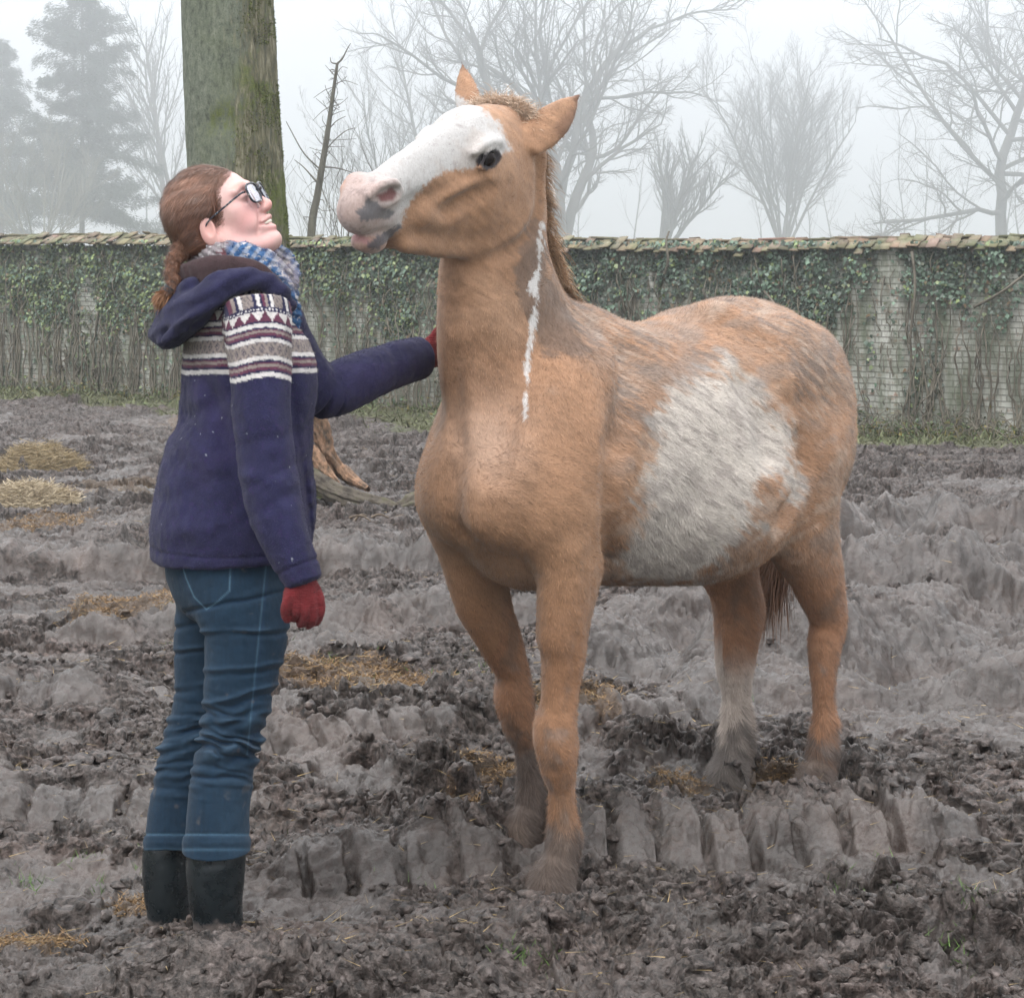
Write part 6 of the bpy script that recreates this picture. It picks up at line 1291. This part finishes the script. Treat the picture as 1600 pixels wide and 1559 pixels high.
    def jeans_disp(P):
        px = topx(P); x, y = px[:, 0], px[:, 1]; near = P[:, 1] < 4.25
        w = fbm(np.stack([x * .02, y * .02, near * 5.0], 1), 2, 761) * 9
        kn = np.exp(-((y - 1165) / 50) ** 2); w3 = fbm(np.stack([x * .011, y * .035, near * 9.0], 1), 3, 765); kn = kn * np.clip(1.0 + 1.1 * w3, .4, 1.6); r_ = .0052 * kn * np.sin((y + 1.6 * w + 16 * w3 - .16 * (x - 330) * np.where(near, 1, -1)) * .40) + .0045 * kn * np.sin((y + 2.5 * w + .45 * (x - 330)) * .23)
        for yy, sl, am, wd_ in ((938, -.22, -.006, 4), (985, -.06, .0055, 3.5), (992, -.06, -.005, 4), (1040, -.10, .004, 3.5), (1050, -.1, -.004, 4), (1085, -.28, .0055, 4), (1098, -.26, -.006, 5), (1122, -.18, .005, 4), (1215, .06, -.005, 4), (1226, .05, .003, 4)):
            q_ = y + .6 * w - yy - sl * (x - 375) - np.where(near, 0, 22); r_ = r_ + am * np.exp(-(q_ / wd_) ** 2) * sstep(-1, .3, fbm(np.stack([x * .02 + yy, y * 0], 1), 2, 762))
        r_ = r_ + .0028 * fbm(P * 18, 3, 763) + .0007 * fbm(P * 130, 2, 764)
        hem_ = sstep(1303, 1306, y) * .0022 - .0030 * np.exp(-((y - 1304) / 1.6) ** 2) + .0016 * np.exp(-((y - 1316) / 5) ** 2); return r_ + hem_
    V, F, N = poly_mesh(jl, .0030, jeans_disp)
    px = topx(V); near = V[:, 1] < 4.25; dn = np.array([[.009, .027, .050]]) * (1 + .22 * fbm(V * A(200, 200, 40), 3, 771) + .15 * fbm(V * 12, 3, 772))[:, None]
    def jb(cc, m): nonlocal dn; m = np.clip(m, 0, 1)[:, None]; dn = dn * (1 - m) + np.array(cc) * m
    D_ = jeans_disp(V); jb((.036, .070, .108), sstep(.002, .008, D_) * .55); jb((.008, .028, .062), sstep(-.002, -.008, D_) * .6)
    jb((.034, .068, .105), np.exp(-((px[:, 0] - 372) / 34) ** 2) * sstep(1180, 1230, px[:, 1]) * near * .35)
    front = np.where(near, px[:, 0] - 418 + (px[:, 1] - 900) * .10, 1e3); jb((.010, .030, .065), np.exp(-(front / 1.6) ** 2) * (px[:, 1] < 1180) * near * .5); jb((.07, .14, .20), np.exp(-((front + 4) / 1.3) ** 2) * (px[:, 1] < 1180) * near * .5)
    pk = poly_sd(px, [(277, 872), (365, 880), (362, 925), (340, 945), (322, 957), (300, 935), (287, 905)]); jb((.010, .030, .06), np.exp(-(pk / 1.6) ** 2) * near * .65); jb((.10, .19, .26), np.exp(-((pk - 4) / 1.1) ** 2) * near * .6)
    jb((.075, .15, .22), (np.exp(-((px[:, 1] - 1303) / 1.5) ** 2) + .7 * np.exp(-((px[:, 1] - 1327) / 2.2) ** 2)) * .7)
    jb((.13, .115, .105), sstep(.35, .6, fbm(V * 30, 3, 773)) * sstep(1120, 1300, px[:, 1]) * .4); jb((.12, .10, .09), sstep(.55, .75, fbm(V * 55, 3, 774)) * .4)
    dm = cloth_mat('denim', .8, .05, (1100, 160), .35, .0015); mesh_obj('jeans', V, F, dm, root, attrs={'coat': np.clip(dn, .004, .6)}).location = inv
    # ---------------------------------------------------------------- rubber boots
    bm_, t, p, o = nodes('rubber'); q = NT(t); nn = q.noise(26, 5, .65, q.coord()).outputs[0]; at_ = q.attr('mud').outputs['Fac']
    q.l(q.mix(q.rng(q.math('ADD', at_, q.math('MULTIPLY', q.math('SUBTRACT', nn, .5), .9)), .45, .62), q.ramp(nn, [(.3, (.005, .008, .010)), (.7, (.012, .017, .020))]), (.105, .088, .082, 1)), p.inputs['Base Color'])
    q.l(q.rng(nn, .3, .7, .18, .42), p.inputs['Roughness']); q.l(q.bump(nn, .25, .004), p.inputs['Normal'])
    for rows, tz in (([(337, 1300, 4.14, .060), (337, 1345, 4.14, .064), (337, 1390, 4.14, .060), (340, 1430, 4.14, .054), (342, 1470, 4.14, .054)], 0), ([(262, 1300, 4.35, .052), (261, 1345, 4.35, .056), (262, 1390, 4.35, .054), (264, 1430, 4.35, .048), (265, 1465, 4.35, .048)], 1)):
        rw = [list(W(x, y, d)) + [a_ * .98, a_, a_] for x, y, d, a_ in rows]; toe = np.array(rw[-1][:3])
        bp_ = [Tube(rw, side=prt, k=.02, cap=.01), Tube([list(toe + A(0, 0, -.01)) + [.042, .045, .03], list(toe + pf * .09 + A(0, 0, -.03)) + [.044, .032, .03], list(toe + pf * .17 + A(0, 0, -.04)) + [.040, .026, .025]], side=prt, k=.03),
               Tube([list(np.array(rw[1][:3]) - A(0, 0, .06)) + [.0645 if tz == 0 else .057], list(np.array(rw[1][:3]) - A(0, 0, .062)) + [.0645 if tz == 0 else .057]], k=.004, n=1, cap=.004)]
        V, F, N = poly_mesh(bp_[:2], .004, lambda P: .0022 * fbm(P * A(16, 16, 40), 3, 781)); pz = topx(V)[:, 1]
        mesh_obj('boot', V, F, bm_, root, attrs={'mud': np.clip(sstep(1400, 1465, pz) * .55 + .10 + .25 * sstep(.35, .6, fbm(V * 45, 3, 782)) * sstep(1340, 1430, pz), 0, 1)}).location = inv
    # ---------------------------------------------------------------- gloves
    gm = cloth_mat('red_wool', .95, .08, (500, 180), .8, .003)
    gcol = lambda P: np.array([.14, .017, .020]) * (1 + .35 * fbm(P * 90, 3, 791) + .2 * fbm(P * 25, 2, 792))[:, None] * np.where(fbm(P * 40, 2, 793) > .45, .35, 1)[:, None]
    def glove(pr, n, seed):
        V, F, N = poly_mesh(pr, .0022, lambda P: .0010 * np.sin(P[:, 2] * 1100) + .0012 * fbm(P * 60, 2, 794)); with_fur('glove', V, F, gcol(V), gm, fur_on(V, F, N, n, (.002, .004), (.0007, .0012), A(0, 0, -1), gcol, seed, lift=(.2, 1.2), jit=.5), root)
    d = 3.95
    G = lambda x, y, dd, r_: list(W(x, y, d + dd)) + [r_]
    gp_ = [Tube([list(W(471, 893, d)) + [.030, .026, .026], list(W(473, 915, d)) + [.031, .027, .027]], side=unit(pf * 1), k=.015, n=1), Ell(W(472, 932, d - .002), (.040, .024, .034), (unit(pf + A(0, 0, .05)), prt, UPV), k=.012)]
    for (kx, ky), (mx, my), (tx, ty), dd, r_ in (((498, 935), (500, 958), (493, 972), .006, .0098), ((488, 942), (489, 966), (482, 976), -.004, .0102), ((476, 944), (476, 966), (470, 974), -.010, .0102), ((464, 940), (463, 958), (459, 966), -.012, .0092)):
        gp_.append(Tube([G(kx - 4, ky - 14, dd, r_ + .001), G(kx, ky, dd - .006, r_ + .0015), G(mx, my, dd - .004, r_), G(tx, ty, dd + .014, r_ * .88)], k=.0035, n=3))
    gp_.append(Tube([G(458, 918, -.012, .012), G(450, 938, -.022, .0115), G(446, 955, -.018, .0105), G(449, 966, -.010, .0095)], k=.006, n=3))
    glove(gp_, 9000, 78)
    # far hand, flat on the horse's neck
    e = 4.74; G2 = lambda x, y, dd, r_: list(W(x, y, e + dd)) + [r_]
    g2 = [Tube([list(W(650, 562, e - .02)) + [.030, .024, .024], list(W(668, 556, e)) + [.034, .022, .022]], side=UPV, k=.015, n=1), Ell(W(684, 548, e + .015), (.045, .022, .040), (unit(A(1, .25, .1)), unit(A(-.25, 1, 0)), UPV), k=.012)]
    for j, (yy, L_) in enumerate(((530, .055), (541, .062), (552, .060), (563, .048))):
        b_ = W(695, yy, e + .02); g2.append(Tube([list(b_) + [.0095], list(b_ + A(.9, .35, .15 - j * .08) * L_ * .5) + [.009], list(b_ + A(.85, .15, .15 - j * .10) * L_) + [.0082]], k=.004, n=3))
    g2.append(Tube([list(W(672, 540, e)) + [.011], list(W(680, 522, e + .01)) + [.0105], list(W(692, 510, e + .015)) + [.0095]], k=.006, n=3))
    glove(g2, 5000, 79)
    return root
_t0 = _t.time(); person = build_person(); print('person', _t.time() - _t0)
